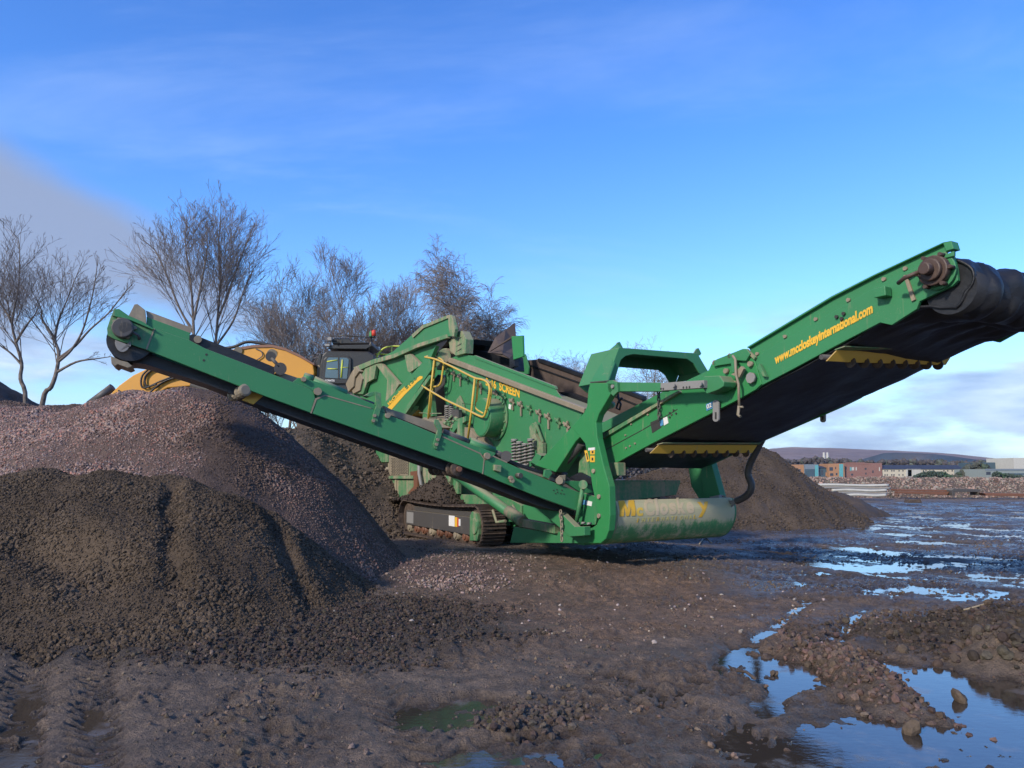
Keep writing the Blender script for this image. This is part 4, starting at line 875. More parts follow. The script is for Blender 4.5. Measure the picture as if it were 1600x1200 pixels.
for i, ch in enumerate('INTERNATIONAL'):
    t0 = .19+i*.052; place_letter(ch, t0, t0+(.012 if ch == 'I' else .034), 1, 'decal_faded' if i % 4 else 'decal_worn', .02, .062, -.105+.0)
# inner trough plate
c = MB(); c.uplate(M, [(952, 753), (1061, 753), (1054, 773), (955, 785)], -.30, .04); c.uplate(M, [(950, 750), (1063, 750.5), (1063, 753.5), (950, 754)], -.29, -.12); c.build('trough_plate', GC_, SCR, .006)
c = MB(); c.box(M, -1.6, -.45, .25, 1.75, .75, 1.45); c.build('transfer_chute', SD, SCR, .01)
# ---- tail conveyor
WN, WF = .35, 2.40
lo_pl = [(937, 685), (960, 672), (1046, 621), (1062, 611), (1086, 600), (1104, 585), (1112.5, 566.5), (1120, 561), (1160.5, 545), (1166, 545), (1178.5, 560.5), (1190, 600), (1180, 609), (1150, 626), (1022, 691), (955, 727.5), (944, 722)]
TC = MB(); TC.plate(M, lo_pl, WN, .05); TC.prism(*ext(M, loop_uz(M, lo_pl, WN), WF, WF+.05))
tc = TC.build('tail_conveyor', GB, SCR, .006)
up_pl = [(1152, 560), (1178.5, 561), (1184, 556), (1228, 529), (1276, 502), (1327, 472), (1382.5, 439.5), (1412, 425), (1474, 393), (1490, 401), (1495, 423), (1496.5, 438), (1487.5, 447), (1470, 455), (1436.5, 471), (1432, 483), (1393, 508), (1375, 504), (1312, 537), (1240, 576), (1150, 623), (1130, 610)]
c = MB(); c.plate(M, up_pl, WN+.015, .045); upz = loop_uz(M, up_pl, WN); c.prism(*ext(M, upz, WF, WF+.05)); ts = c.build('side_plate', G, tc, .006)
skp = [(1169.5, 543), (1255, 492), (1300, 465), (1366, 430.5), (1474, 379.5), (1485, 377), (1490, 389), (1474, 397), (1412, 430), (1382, 444), (1327, 476), (1276, 506), (1228, 533), (1180, 561)]
c = MB(); c.plate(M, skp, WN+.05, .03); kz = loop_uz(M, skp, WN); c.prism(*ext(M, kz, WF-.02, WF+.03)); c.plate(M, [(1168, 544), (1254, 492.5), (1299, 465.5), (1366, 431), (1474, 380), (1474, 378), (1366, 428.5), (1299, 462.5), (1254, 489.5), (1167, 542)], WN+.0, .10); c.plate(M, [(1473, 378.5), (1486, 376), (1490, 388.5), (1478, 392)], WN-.02, .12); c.build('skirt', G, tc, .004)
c = MB(); c.plate(M, [(936, 663), (1030, 615), (1108, 578), (1112, 584), (1046, 620), (938, 678)], WN+.30, .04); c.prism(*ext(M, loop_uz(M, [(936, 663), (1030, 615), (1108, 578), (1112, 584), (1046, 620), (938, 678)], WN), WF-.3, WF-.26)); c.build('rear_skirt', G, tc, .004)
c = MB(); c.plate(M, [(937, 681), (1046, 617.5), (1060, 610), (1062, 613), (1046, 622.5), (939, 687)], WN-.05, .34); c.build('top_flange', GC_, tc, .004)
c = MB(); c.plate(M, [(941, 705), (1000, 673), (1058, 639), (1058, 640.2), (1000, 674.2), (941, 706.2)], WN-.006, .008); c.build('panel_seam', MAT['decal_black'], tc)
c = MB(); c.plate(M, [(1016, 660), (1030, 654), (1033, 668), (1019, 677)], WN-.004, .008); c.build('opening', MAT['decal_black'], tc)
c = MB(); c.plate(M, [(1031, 658), (1036, 655), (1036, 664), (1032, 666)], WN-.01, .01); c.build('sticker', MAT['decal_blue'], tc)
c = MB(); c.plate(M, [(1036, 653.5), (1042, 651), (1044, 661), (1037.5, 665)], WN-.01, .01); c.build('sticker', MAT['decal_white'], tc)
c = MB(); c.plate(M, [(1103, 632), (1113, 627), (1113, 638), (1104, 642)], WN-.01, .01); c.build('sticker', MAT['decal_blue'], tc)
text_mesh('02', 'lettering', M.W(1104.5, 639, WN-.02), M.W(1112, 635.5, WN-.02), UP, .055, MAT['decal_white'], tc, nrm=-M.w)
bolts(M, [(1046, 645), (1052, 641), (1049, 648), (1056, 646), (1046, 652)], WN-.012, .014, .004, 'bolt_hole', tc, MAT['decal_black'])
bolts(M, [(979, 700), (985, 697), (993, 693), (978, 680), (987, 663), (1013, 648)], WN, .014, .02, 'bolt_head', tc)
bolts(M, [(1382.5, 436.5), (1327, 469), (1276, 499), (1228, 526), (1184.5, 553), (1416, 420)], WN+.05, .022, .03, 'rivet', tc, DU)
bolts(M, [(1175, 569), (1174, 590.5), (1149, 599), (1137, 580), (1144, 556.5), (1120, 567)], WN-.0, .035, .05, 'bolt_head', tc, DU)
bolts(M, [(1174.5, 590.5)], WN-.04, .07, .03, 'pivot_pin', tc, ST)
c = MB(); c.plate(M, [(1112, 566), (1120, 561), (1160, 545), (1166, 545), (1172, 553), (1165, 564), (1150, 563), (1148, 582), (1143, 582), (1142, 568), (1122, 571), (1115, 573)], WN-.05, .05); c.build('hinge_bracket', G, tc, .006)
c = MB(); c.plate(M, [(1161, 545), (1166, 545), (1180, 558), (1178, 562)], WN-.03, .04); c.build('hinge_lip', GC_, tc, .003)
c = MB(); c.tube([M.W(1145, 556, WN-.1), M.W(1149, 562, WN-.12), M.W(1150, 585, WN-.12), M.W(1154, 600, WN-.12), M.W(1155, 634, WN-.12)], .018, 8); c.build('hanging_rod', DU, tc)
c = MB(); c.tube([M.W(1155, 634, WN-.12), M.W(1153, 648, WN-.12), M.W(1157, 651, WN-.12)], .02, 6); c.tube([M.W(1154, 636, WN-.12), M.W(1161, 636, WN-.12)], .014, 6); c.plate(M, [(1142, 585), (1148, 582), (1158, 572), (1162, 576), (1155, 590), (1150, 588)], WN-.1, .04); c.build('rod_hook', DU, tc)
def slot_link(px, w, name):
    cx, cy, rx, ry = px; c = MB(); n = 12; q = []
    for k_ in range(n+1): a = math.pi*k_/n; q.append((cx-rx*math.cos(a), cy-ry+rx-rx*math.sin(a)))
    for k_ in range(n+1): a = math.pi*k_/n; q.append((cx+rx*math.cos(a), cy+ry-rx+rx*math.sin(a)))
    c.plate(M, q, w, .03); o = c.build(name, ST, tc, .004); c = MB(); c.plate(M, [(cx-1.2, cy+2), (cx+1.4, cy+2), (cx+1.4, cy+ry-4), (cx-1.2, cy+ry-4)], w-.004, .006); c.build('slot', MAT['decal_black'], o)
slot_link((1118, 642, 4.6, 17), WN-.06, 'slotted_link'); slot_link((1285, 648, 4.0, 12), WF+.06, 'slotted_link')
c = MB(); c.prism([M.W(1187, 575, WN), M.W(1191, 569, WN), M.W(1201, 589, WN), M.W(1196, 588, WN)], M.w*-.05); c.build('lug', GD, tc, .003)
c = MB(); c.box(Frame(tuple(M.W(1385, 458, WN).xy), (.5, -.866)).setw((.866, .5)), -.07, .06, -.11, 0, M.W(1385, 458, WN).z-.05, M.W(1385, 458, WN).z+.05); c.build('mounting_box', G, tc, .008)
bolts(M, [(1307, 495), (1318, 490), (1315, 498)], WN-.004, .02, .012, 'hole', tc, MAT['decal_black'])
c = MB(); c.plate(M, [(1411, 430), (1416, 429), (1430, 468), (1424, 471)], WN-.01, .05); c.build('head_strap', DU, tc, .004)
c = MB(); c.plate(M, [(1412, 427), (1490, 392), (1490, 400), (1474, 404), (1430, 424), (1418, 432)], WN-.05, .04)
hz_ = M.W(1467, 425, WN); c.cyl(hz_, hz_-M.w*.03, .18, 24); c.build('bearing_plate', GM, tc, .006)
c = MB(); c.cyl(hz_-M.w*.04, hz_-M.w*.12, .15, 20); c.cyl(hz_-M.w*.12, hz_-M.w*.17, .11, 18); c.cyl(hz_-M.w*.17, hz_-M.w*.26, .06, 14); hm = c.build('head_motor', MAT['rust_dark'], tc, .012)
c = MB()
for k_ in range(6):
    a_ = k_*math.pi/3; q = hz_-M.w*.10+(M.u*math.cos(a_)+UP*math.sin(a_))*.165; c.cyl(q+M.w*.06, q-M.w*.02, .020, 8)
c.tube([hz_-M.w*.18-M.u*.08, hz_-M.w*.22-M.u*.22-UP*.04, hz_-M.w*.16-M.u*.32-UP*.06], .022, 8); c.build('motor_bolt', MAT['rust_dark'], hm)
text_mesh('www.mccloskeyinternational.com', 'lettering', M.W(1211, 569, WN+.012), M.W(1364, 488, WN+.012), UP, .108, MAT['decal_yellow'], tc, bold=.04, nrm=-M.w, shear=0)
# belt: returns under the frame, round the head drum and back on top
dr = M.W(1478, 450, WN); du_, dz_ = (dr-M.o).dot(M.u), dr.z; rad = .31
lowp = loop_uz(M, [(948, 731), (1022, 692.5), (1150, 627), (1240, 579), (1312, 540), (1375, 508), (1432, 490)], WN)
bp = [(u, z) for u, z in lowp]; ang = math.atan2(lowp[-1][1]-lowp[-2][1], lowp[-1][0]-lowp[-2][0])
arc = [(du_+rad*math.cos(t), dz_+rad*math.sin(t)) for t in np.linspace(ang-math.pi/2, ang+math.pi/2, 18)]
topb = [(du_-rad*math.sin(ang)-1.2, dz_+rad*math.cos(ang)-1.2*math.tan(ang)), (bp[0][0], bp[0][1]+.48)]
def ribbon(name, prof, wa, wb, th, m, parent, nseg=36, wav=.0, flare=0.0, seed=3):
    P = [Vector((a, b, 0)) for a, b in prof]; V = []
    # resample
    Q = []
    for i in range(len(P)-1):
        n_ = max(1, int((P[i+1]-P[i]).length/.09))
        for j in range(n_): Q.append(P[i].lerp(P[i+1], j/n_))
    Q.append(P[-1]); n = len(Q); U0 = np.array([p.x for p in Q]); Z0 = np.array([p.y for p in Q])
    tx = np.gradient(U0); tz = np.gradient(Z0); L = np.hypot(tx, tz); nx, nz = tz/L, -tx/L
    s = np.cumsum(L); ws = np.linspace(0, 1, nseg); SS, WW = np.meshgrid(s, ws, indexing='ij')
    fl = sstep(SS, s[-1]*.36, s[-1]*.46)*(1-sstep(SS, s[-1]*.56, s[-1]*.64)); d = wav*fbm(SS*1.0+WW*1.2, WW*2.2, .8, 4, seed)+flare*fl*(fbm(SS*.6+WW*1.6, WW*3.2-SS*.5, .55, 3, seed+5)-.25)
    Uo = U0[:, None]+nx[:, None]*d; Zo = Z0[:, None]+nz[:, None]*d
    o = np.array(M.o)
    def pos(off): return o+(Uo-nx[:, None]*off)[..., None]*np.array(M.u)+(wa+(wb-wa)*WW)[..., None]*np.array(M.w)+(Zo-nz[:, None]*off)[..., None]*np.array([0, 0, 1])
    A = pos(0).reshape(-1, 3); B = pos(th).reshape(-1, 3); F = grid_faces(n, nseg); F2 = F[:, ::-1]+len(A)
    e = [];
    for i in range(n-1): e.append([i*nseg, (i+1)*nseg, (i+1)*nseg+len(A), i*nseg+len(A)]); j = nseg-1; e.append([i*nseg+j, i*nseg+j+len(A), (i+1)*nseg+j+len(A), (i+1)*nseg+j])
    ob = fast_mesh(name, np.concatenate([A, B]), np.concatenate([F, F2, np.array(e)]), m, parent, None, True, ORG[parent.name]); ORG[ob.name] = ORG[parent.name]; return ob
rb = ribbon('belt', bp+arc+topb, WN+.06, WF-.03, .025, BL, tc, 60, .03, .16)
c = MB(); c.cyl(M.pt(du_, WN+.08, dz_), M.pt(du_, WF-.06, dz_), rad-.06, 40); c.build('head_drum', BL, tc)
# belt cleats curling over the drum
c = MB(); rg = random.Random(4)
for k_ in range(5):
    a0 = ang-math.pi/2+.1+rg.random()*2.6; tw_ = rg.uniform(-1.1, 1.1); lw = rg.uniform(.3, .8); pts = []
    for j in range(14):
        w_ = WN+.12+j*(WF-WN-.25)/13; t = a0+tw_*(j/13)**1.5; w_ = WN+.12+lw*(w_-WN-.12); pts.append(M.pt(du_+(rad+.03)*math.cos(t), w_, dz_+(rad+.03)*math.sin(t)))

# inner trough side so the plate has depth, and cross ties
c = MB()
for (x, y) in ((985, 690), (1060, 650), (1130, 612), (1220, 562), (1310, 512), (1400, 466)):
    a_ = M.uz(x, y, WN); c.box(M, a_[0]-.05, a_[0]+.05, WN+.05, WF, a_[1]-.06, a_[1]+.02)
c.build('cross_tie', G, tc)
# return roller guards
def guard(pn, pf, nt, nm='return_roller_guard'):
    a_ = M.W(pn[0], pn[1], WN); u = (a_-M.o).dot(M.u); b_ = M.U(pf[0], pf[1], u); d = (b_-a_); L = d.length; dn = d.normalized(); g = M.u
    a_ = a_-UP*.05; b_ = b_-UP*.05
    c = MB(); c.prism([a_+g*.03, a_-dn*.0+g*.16+UP*.02, b_+g*.16+UP*.02, b_+dn*.10+g*.03], UP*.012)
    fl = c.build('guard_lip', GC_, tc, .002); c = MB()
    top = a_+g*.03-UP*.0; n = nt; pts = [top+dn*.02, top+dn*(L+.05)]
    hh = .125; tilt = g*-.05
    pts += [top+dn*(L-.02)-UP*hh+tilt]
    for i in range(n-1, -1, -1):
        t0 = (i+.62)/n; t1 = (i+.30)/n
        pts += [top+dn*(L*t0)-UP*hh+tilt, top+dn*(L*(t0-.06))-UP*hh*.45+tilt*.4, top+dn*(L*(t1+.02))-UP*hh*.42+tilt*.4, top+dn*(L*t1-.03)-UP*hh+tilt] if i > 0 else []
    pts += [top-dn*.10-UP*hh*.95+tilt]
    c.prism(pts, g*.02); go = c.build(nm, YL, tc, .003)
    for i in range(1, n):
        q = top+dn*(L*(i+.42)/n)-UP*.12-g*.06; cc = MB(); cc.cyl(q-dn*.012, q+dn*.012, .065, 18); cc.build('roller_disc', TR, go)
    cc = MB(); cc.cyl(top-dn*.14-UP*.07-g*.07, top+dn*(L+.02)-UP*.08-g*.07, .03, 10); cc.build('roller_shaft', SD, go)
guard((1024, 690), (1176, 690.5), 9); guard((1300, 541), (1478, 549), 9)
# far side bracket near the head
c = MB(); c.plate(M, [(1545, 521), (1557, 524), (1565, 526), (1604, 505), (1604, 470), (1560, 500)], WF+.02, .03); c.build('head_guard', G, tc, .003)
c = MB(); c.box(M, -.05, .25, WN-.05, WN+.1, 1.55, 1.75); c.cyl(M.W(952, 735, WN), M.W(952, 735, WN)+M.w*.3, .05, 10); c.build('tail_bearing', GC_, tc, .008)
# telescopic strut from the arch to the conveyor
c = MB(); c.plate(M, [(962, 597), (1034, 598), (1034, 611.5), (962, 611.5)], .05, .14); c.plate(M, [(947, 595), (957, 594), (964, 597), (965, 612), (958, 619), (951, 612)], .0, .05); st = c.build('support_strut', GM, SCR, .006)
c = MB(); c.plate(M, [(1032, 598.5), (1066, 596), (1100, 594), (1100, 606), (1068, 608), (1032, 610.5)], .04, .10); s2 = c.build('strut_extension', ST, st, .004)
bolts(M, [(1033, 607.5), (1036.5, 607.5), (1068, 605.5), (1073, 605.3), (1077.5, 605)], .04, .016, .004, 'hole', st, MAT['decal_black']); bolts(M, [(1053, 603), (1095, 601), (958.5, 604)], .0, .03, .03, 'bolt_head', st, ST)
c = MB(); c.plate(M, [(1093, 600), (1100, 588), (1124, 587), (1131, 597), (1130, 604), (1122, 609), (1104, 615.5)], .10, .22); c.build('strut_bracket', GM, st, .01)
# the hoses and chain behind the leg
c = MB(); c.tube([M.W(965, 611, .5), M.W(966, 622, .5), M.W(970, 632, .5), M.W(968, 640, .5), M.W(963, 638, .5), M.W(966, 628, .5), M.W(972, 622, .5)], .018, 6); c.build('cable_loop', BL, SCR)
c = MB(); c.tube([M.W(938, 654, .15), M.W(946, 642, .2), M.W(954, 634, .25)], .022, 8); c.cyl(M.W(954, 634, .2), M.W(957, 632, .35), .05, 8); c.cyl(M.W(937, 656, .1), M.W(938, 652, .25), .05, 8); c.build('gas_strut', GC_, SCR)
def chain(pts, m, parent, name='chain', r=.011, L=.075):
    b = MB(); P = [Vector(p) for p in pts]; tot = sum((P[i+1]-P[i]).length for i in range(len(P)-1)); n = max(2, int(tot/(L*.7))); 
    for k_ in range(n):
        s = k_/n*tot; i = 0
        while i < len(P)-2 and s > (P[i+1]-P[i]).length: s -= (P[i+1]-P[i]).length; i += 1
        q = P[i].lerp(P[i+1], min(1, s/(P[i+1]-P[i]).length)); d = (P[i+1]-P[i]).normalized(); o_ = d.orthogonal().normalized() if k_ % 2 else d.cross(d.orthogonal()).normalized()
        ring = [q+d*math.cos(t)*L*.5+o_*math.sin(t)*L*.28 for t in np.linspace(0, 2*math.pi, 9)]; b.tube(ring, r, 5, caps=False)
    return b.build(name, m, parent)
chain([M.W(1029, 612, .28), M.W(1030, 660, .30)], SD, tc)
# ---- thick hose bundle hanging at the far side
c = MB(); HP = [M.W(1196, 678, 2.62), M.W(1189, 690, 2.62), M.W(1180, 708, 2.62), M.W(1171, 727, 2.62), M.W(1169, 742, 2.62), M.W(1174, 756, 2.62), M.W(1172, 768, 2.62), M.W(1163, 777, 2.62), M.W(1150, 783, 2.6)]
def spline(P, k_=6):
    out = []
    for i in range(len(P)-1):
        p0 = P[max(i-1, 0)]; p1 = P[i]; p2 = P[i+1]; p3 = P[min(i+2, len(P)-1)]
        for j in range(k_): t = j/k_; out.append(.5*((2*p1)+(p2-p0)*t+(2*p0-5*p1+4*p2-p3)*t*t+(3*p1-p0-3*p2+p3)*t**3))
    return out+[P[-1]]
sp_ = spline(HP, 14); c.tube(sp_, [.052+.008*(i % 2) for i in range(len(sp_))], 10); hb_ = c.build('hose_bundle', SD, SCR)
for a_, b_, d_ in (((1150, 783), (1130, 775), 2.6), ((1152, 782), (1132, 783), 2.6), ((1150, 784), (1128, 797), 2.6)):
    c = MB(); p0 = M.W(*a_, d_); p1 = M.W(*b_, d_-.02); c.tube(spline([p0, p0.lerp(p1, .5)-UP*.04, p1, M.W(b_[0]-12, b_[1]+(2 if b_[1] < 790 else -6), d_-.1)]), .018, 8); c.build('hose', ST, hb_)
c = MB(); c.cyl(M.W(1126, 776, 2.5), M.W(1112, 779, 2.5), .035, 10); c.cyl(M.W(1126, 783, 2.5), M.W(1110, 785, 2.5), .03, 10); c.plate(M, [(1108, 776), (1128, 774), (1128, 788), (1110, 788)], 2.56, .03); c.build('hose_coupling', ST, hb_, .003)

# ---- side conveyor ----------------------------------------------------------------------------
ga_ = MB(); m1 = [(240, 513), (296, 531.5), (320, 544), (388, 570), (458, 597), (484, 607), (491, 613), (492.5, 622), (485.5, 645), (414, 619), (320, 582.5), (227, 546)]
ga_.plate(S, m1, 0, .05); sc = ga_.build('side_conveyor', G, SCR, .008)
allz = loop_uz(S, [(227, 514), (300, 534), (388, 568), (458, 594), (508, 616), (580, 637), (695, 684), (757, 716), (811, 731), (868, 754), (910, 771), (901, 798), (840, 776), (755, 741), (640, 700), (486, 645), (414, 619), (320, 582), (227, 546)], 0)
c = MB(); c.prism(*ext(S, allz, .85, .90)); c.build('far_side_plate', G, sc, .006)
c = MB(); c.plate(S, [(495, 624), (508, 617.5), (580, 638), (640, 661), (695, 684.5), (751, 708.5), (757, 716), (754, 740), (640, 700), (488, 646)], .0, .05); c.build('side_plate', G, sc, .008)
c = MB(); c.plate(S, [(457, 597), (466, 590), (478, 592), (508, 600), (600, 638), (602, 646), (580, 638), (508, 617), (495, 622), (491, 614), (484, 607)], .03, .05); c.plate(S, [(690, 676), (735, 694), (775, 708), (771, 714), (757, 716), (751, 708), (695, 685)], .03, .05); c.build('top_flange', G, sc, .005)
c = MB(); c.plate(S, [(757, 717), (771, 713), (790, 722), (811, 731.5), (868, 754.5), (910, 771), (901, 798), (840, 776), (780, 752), (755, 741)], 0, .06); c.build('side_plate', G, sc, .008)
c = MB(); c.plate(S, [(880, 752), (896, 751), (922, 753), (927, 770), (910, 771)], .05, .06); c.build('foot_plate', G, sc, .006)
# head end
c = MB(); c.plate(S, [(167, 513), (174, 492), (200, 497), (240, 514), (227.5, 546), (179, 530), (168, 524)], -.01, .05); hd = c.build('head_plate', GD, sc, .006)
c = MB(); c.plate(S, [(175, 490.5), (178, 483), (186, 482.5), (201, 493), (222, 502), (240, 513.5), (239, 515), (200, 498.5), (174.5, 493)], -.06, .12); c.build('head_flange', G, sc, .004)
c = MB(); c.plate(S, [(200, 495), (210, 475.5), (215, 475), (227, 484.5), (229, 508)], .0, .05); c.build('scraper_arm', DU, sc, .004)
c = MB(); c.plate(S, [(228, 485), (300, 512), (298, 520), (296, 524), (230, 497)], .05, .04); c.build('deflector', DU, sc, .004)
c = MB(); c.plate(S, [(229, 495), (297, 520), (296, 532), (240, 513.5), (229, 508)], .04, .04); c.build('deflector_base', G, sc, .004)
mt = S.W(193, 515, 0); c = MB(); c.cyl(mt, mt-S.w*.16, .125, 24); mo = c.build('head_motor', SD, sc, .012)
c = MB(); c.plate(S, [(176, 500), (190, 498), (204, 503), (208, 512), (200, 530), (186, 526), (176, 516)], -.03, .03); c.build('motor_plate', DU, mo, .004)
bolts(S, [(180, 518), (200, 527), (186, 500), (211, 513)], -.03, .024, .05, 'bolt_head', mo)
c = MB(); c.cyl(S.W(196, 512, -.14), S.W(196, 512, -.17), .07, 18); c.tube([S.W(200, 518, -.06), S.W(209, 520, -.1), S.W(216, 524, -.1), S.W(218, 530, -.06)], .02, 6); c.build('motor_hose', SD, mo)
c = MB(); c.plate(S, [(180, 531)]+[(191.5-12*math.cos(t), 534+16*math.sin(t)) for t in np.linspace(0.1, math.pi-.1, 12)]+[(204, 540)], -.04, .02); c.build('guard_plate', MAT['steel'], sc, .003)
c = MB(); c.plate(S, [(173, 556), (188, 563), (200, 566), (207, 572), (200, 575), (184, 569), (180, 572), (174, 568)], .05, .5); c.build('belt_scraper', DU, sc, .006)
dS = S.W(203, 531, .05); su, sz = (dS-S.o).dot(S.u), dS.z
c = MB(); c.cyl(S.pt(su, .07, sz), S.pt(su, .82, sz), .27, 36); c.build('head_drum', BL, sc)
bolts(S, [(322.5, 554), (318.5, 563)], -.0, .016, .004, 'hole', sc, MAT['decal_black'])
# belt under and over the frame
und = [(204, 566), (227, 551), (320, 583), (414, 620), (487, 647), (640, 701), (755, 742), (840, 777), (897, 798), (897, 806), (840, 790), (755, 757), (640, 716), (487, 662), (414, 636), (320, 599), (227, 569)]
c = MB(); c.prism([S.W(x, y, .22) for x, y in und], S.w*.58); c.build('return_belt', BL, sc)
tp = [(205, 500), (300, 536), (458, 600), (508, 618), (695, 683), (757, 713), (811, 728), (880, 752), (880, 760), (811, 738), (757, 722), (695, 694), (508, 628), (300, 546), (205, 512)]
c = MB(); c.prism([S.W(x, y, .30) for x, y in tp], S.w*.30); c.build('belt', DU, sc)
c = MB(); c.plate(S, [(296, 524), (301, 522), (365, 547), (432, 575), (428, 586), (388, 571), (320, 544), (296, 532)], .04, .03); c.build('rubber_skirt', BL, sc)
c = MB(); c.cyl(S.W(309, 530, .035), S.W(309, 530, -.02), .05, 16); c.build('skirt_roller', DU, sc)
c = MB(); c.plate(S, [(428, 585), (434, 580), (470, 592), (458, 598)], .10, .25); c.build('spilled_sand', DU, sc)
c = MB(); c.tube([S.W(424, 560, .02), S.W(430, 566, .0), S.W(436, 573, .0)], .025, 8); c.cyl(S.W(423, 557, .0), S.W(423, 557, .08), .07, 14); c.cyl(S.W(438, 576, -.02), S.W(438, 576, .10), .085, 16); c.build('roller_arm', SD, sc)
bolts(S, [(496, 612)], 0, .055, .05, 'pivot_pin', sc, DU); bolts(S, [(474, 593)], 0.02, .035, .05, 'pivot_pin', sc, DU); bolts(S, [(605, 649.5)], 0.0, .04, .05, 'pivot_pin', sc, DU); bolts(S, [(760, 712.5)], 0, .05, .05, 'pivot_pin', sc, DU)
c = MB(); c.plate(S, [(492.5, 622.5), (508, 616.5), (580, 637.4), (580, 638.6), (508, 618.6), (495, 624.5), (487, 646), (485, 645.5)], -.006, .02); c.plate(S, [(690, 680.5), (751, 707.6), (757.5, 717), (755, 741), (753.5, 740.5), (756, 717.5), (750, 709.5), (690, 682.5)], -.006, .02); c.plate(S, [(757, 717), (772, 712), (793, 722), (792, 723.5), (771, 714), (758.5, 719)], -.006, .02); c.build('worn_edge', DU, sc)
c = MB(); c.plate(S, [(240, 513), (242, 514), (230, 546.5), (227.5, 545.5)], -.01, .02); c.build('worn_edge', DU, sc)
def hyd(rod, bar, w):
    c = MB(); c.cyl(S.W(*rod[0], w), S.W(*rod[1], w), .052, 14); c.build('hydraulic_rod', SD, sc)
    c = MB(); c.cyl(S.W(*bar[0], w), S.W(*bar[1], w), .075, 6); c.build('hydraulic_cylinder', GM, sc)
hyd(((539, 618), (583, 634)), ((489, 595), (540, 617)), .10); hyd(((692, 675), (736, 693)), ((733, 690), (772, 706)), .10); hyd(((772, 707), (790, 714)), ((474, 590), (488, 594)), .10)
c = MB(); c.cyl(S.W(791, 713, .02), S.W(791, 713, .14), .085, 18); c.build('disc', SD, sc)
c = MB(); c.plate(S, [(586, 612), (595, 614), (596, 636), (590, 660), (585, 663), (581, 660), (583, 648), (588, 634)], -.03, .05); c.plate(S, [(570, 618), (578, 613), (588, 612), (588, 616), (578, 620)], .0, .2); c.build('top_bracket', GD, sc, .004)
c = MB(); c.plate(S, [(680, 655), (685, 656), (691, 668), (690, 680), (683, 702), (679, 701), (677, 694), (684, 672), (679, 662)], -.03, .05); c.build('top_bracket', GD, sc, .004)
bolts(S, [(585, 649.5), (583, 657.5), (683.5, 687), (681.5, 694.5)], -.03, .024, .03, 'bolt_head', sc)
c = MB(); c.plate(S, [(600, 634), (612, 640), (690, 664), (690, 680), (640, 660), (604, 646)], .18, .25); c.plate(S, [(796, 720), (812, 724), (888, 754), (880, 758), (812, 732)], .10, .25); c.build('dusty_belt_edge', DU, sc)
c = MB(); c.plate(S, [(790, 715), (812, 724), (890, 750), (890, 754), (812, 729), (790, 720)], .08, .04); c.build('rubber_skirt', BL, sc)
c = MB(); c.plate(S, [(870, 748), (875, 743), (884, 742), (883, 755), (878, 757), (870, 752)], .0, .03); c.cyl(S.W(874, 751, .0), S.W(874, 751, -.05), .06, 12); c.build('tail_bearing', MAT['dusty'], sc, .003)
c = MB(); c.plate(S, [(852, 734), (860, 733), (863, 740), (857, 748), (850, 745)], -.03, .06); c.build('bracket', GM, sc, .004)
c = MB(); c.plate(S, [(773, 726), (784, 727), (783, 738), (773, 735)], -.08, .08); c.build('lug', GC_, sc, .008)
c = MB(); c.cyl(S.W(808, 743, 0), S.W(814, 743, -.10), .04, 10); c.build('latch_pin', SD, sc)
bolts(S, [(797, 747), (799, 751)], -.05, .035, .05, 'bolt_head', sc); bolts(S, [(865, 766), (871, 769), (876, 771), (870, 765), (878, 766), (868, 771), (881, 772)], -.003, .010, .006, 'hole', sc, MAT['decal_black'])
# return rollers
c = MB(); a_ = S.W(379, 616, -.02); b_ = S.W(358, 622, .55); c.rings(S.W(384, 609, -.02), S.W(362, 619, .5), .06, .085, 4, 14); c.build('return_roller', DU, sc)
c = MB(); c.plate(S, [(378, 625), (384, 620), (392, 612), (413, 617), (396, 632)], .2, .03); c.build('roller_guard', YL, sc, .003)
c = MB(); q0 = S.W(716, 733, .02); q1 = S.W(674, 732, .75); c.rings(q0, q1, .05, .105, 6, 16); c.build('return_roller', TR, sc)
c = MB(); c.cyl(q0-S.w*.06, q0, .04, 10); c.build('roller_axle', RU, sc)
# support arms of the side conveyor
c = MB(); c.plate(M, [(779, 738), (786, 733), (797, 741), (875, 800), (898, 823), (913, 822.5), (913, 837), (890, 838.5), (868, 819), (781, 749)], -.22, .12); sa = c.build('support_arm', GM, SCR, .01)
bolts(M, [(877, 806), (797, 747)], -.24, .03, .03, 'bolt_head', sa)
chain([M.W(876, 800, -.26), M.W(877.5, 818, -.27), M.W(878, 848, -.27)], DU, SCR)
c = MB(); c.tube([M.W(712, 742, .35), M.W(795, 800, .10)], .10, 12); la = c.build('lift_cylinder', G, SCR)
c = MB(); c.tube([M.W(795, 799, .10), M.W(818, 816, .05)], .11, 12); c.build('cylinder_foot', GC_, la)
c = MB(); c.beam(M.W(815, 816, .10), M.W(872, 827, .02), .14, .14); c.build('lower_arm', GC_, SCR, .01)
c = MB(); c.cyl(M.W(911, 760, -.04), M.W(900, 820, -.04), .035, 10); c.cyl(M.W(911, 757, -.02), M.W(911, 757, -.1), .07, 14); c.build('locking_bar', GD, SCR)
c = MB(); c.tube([M.W(770, 797, .1), M.W(776, 816, .1), M.W(790, 814, .1)], .028, 8); c.build('step_rung', GC_, SCR)
c = MB(); c.cyl(M.W(801, 790, .3), M.W(812, 810, .3), .03, 8); c.build('brace_rod', GD, SCR)
c = MB(); c.plate(M, [(888, 806), (902, 804), (902, 812), (884, 812)], .2, .5); c.build('cross_member', RU, SCR, .008)
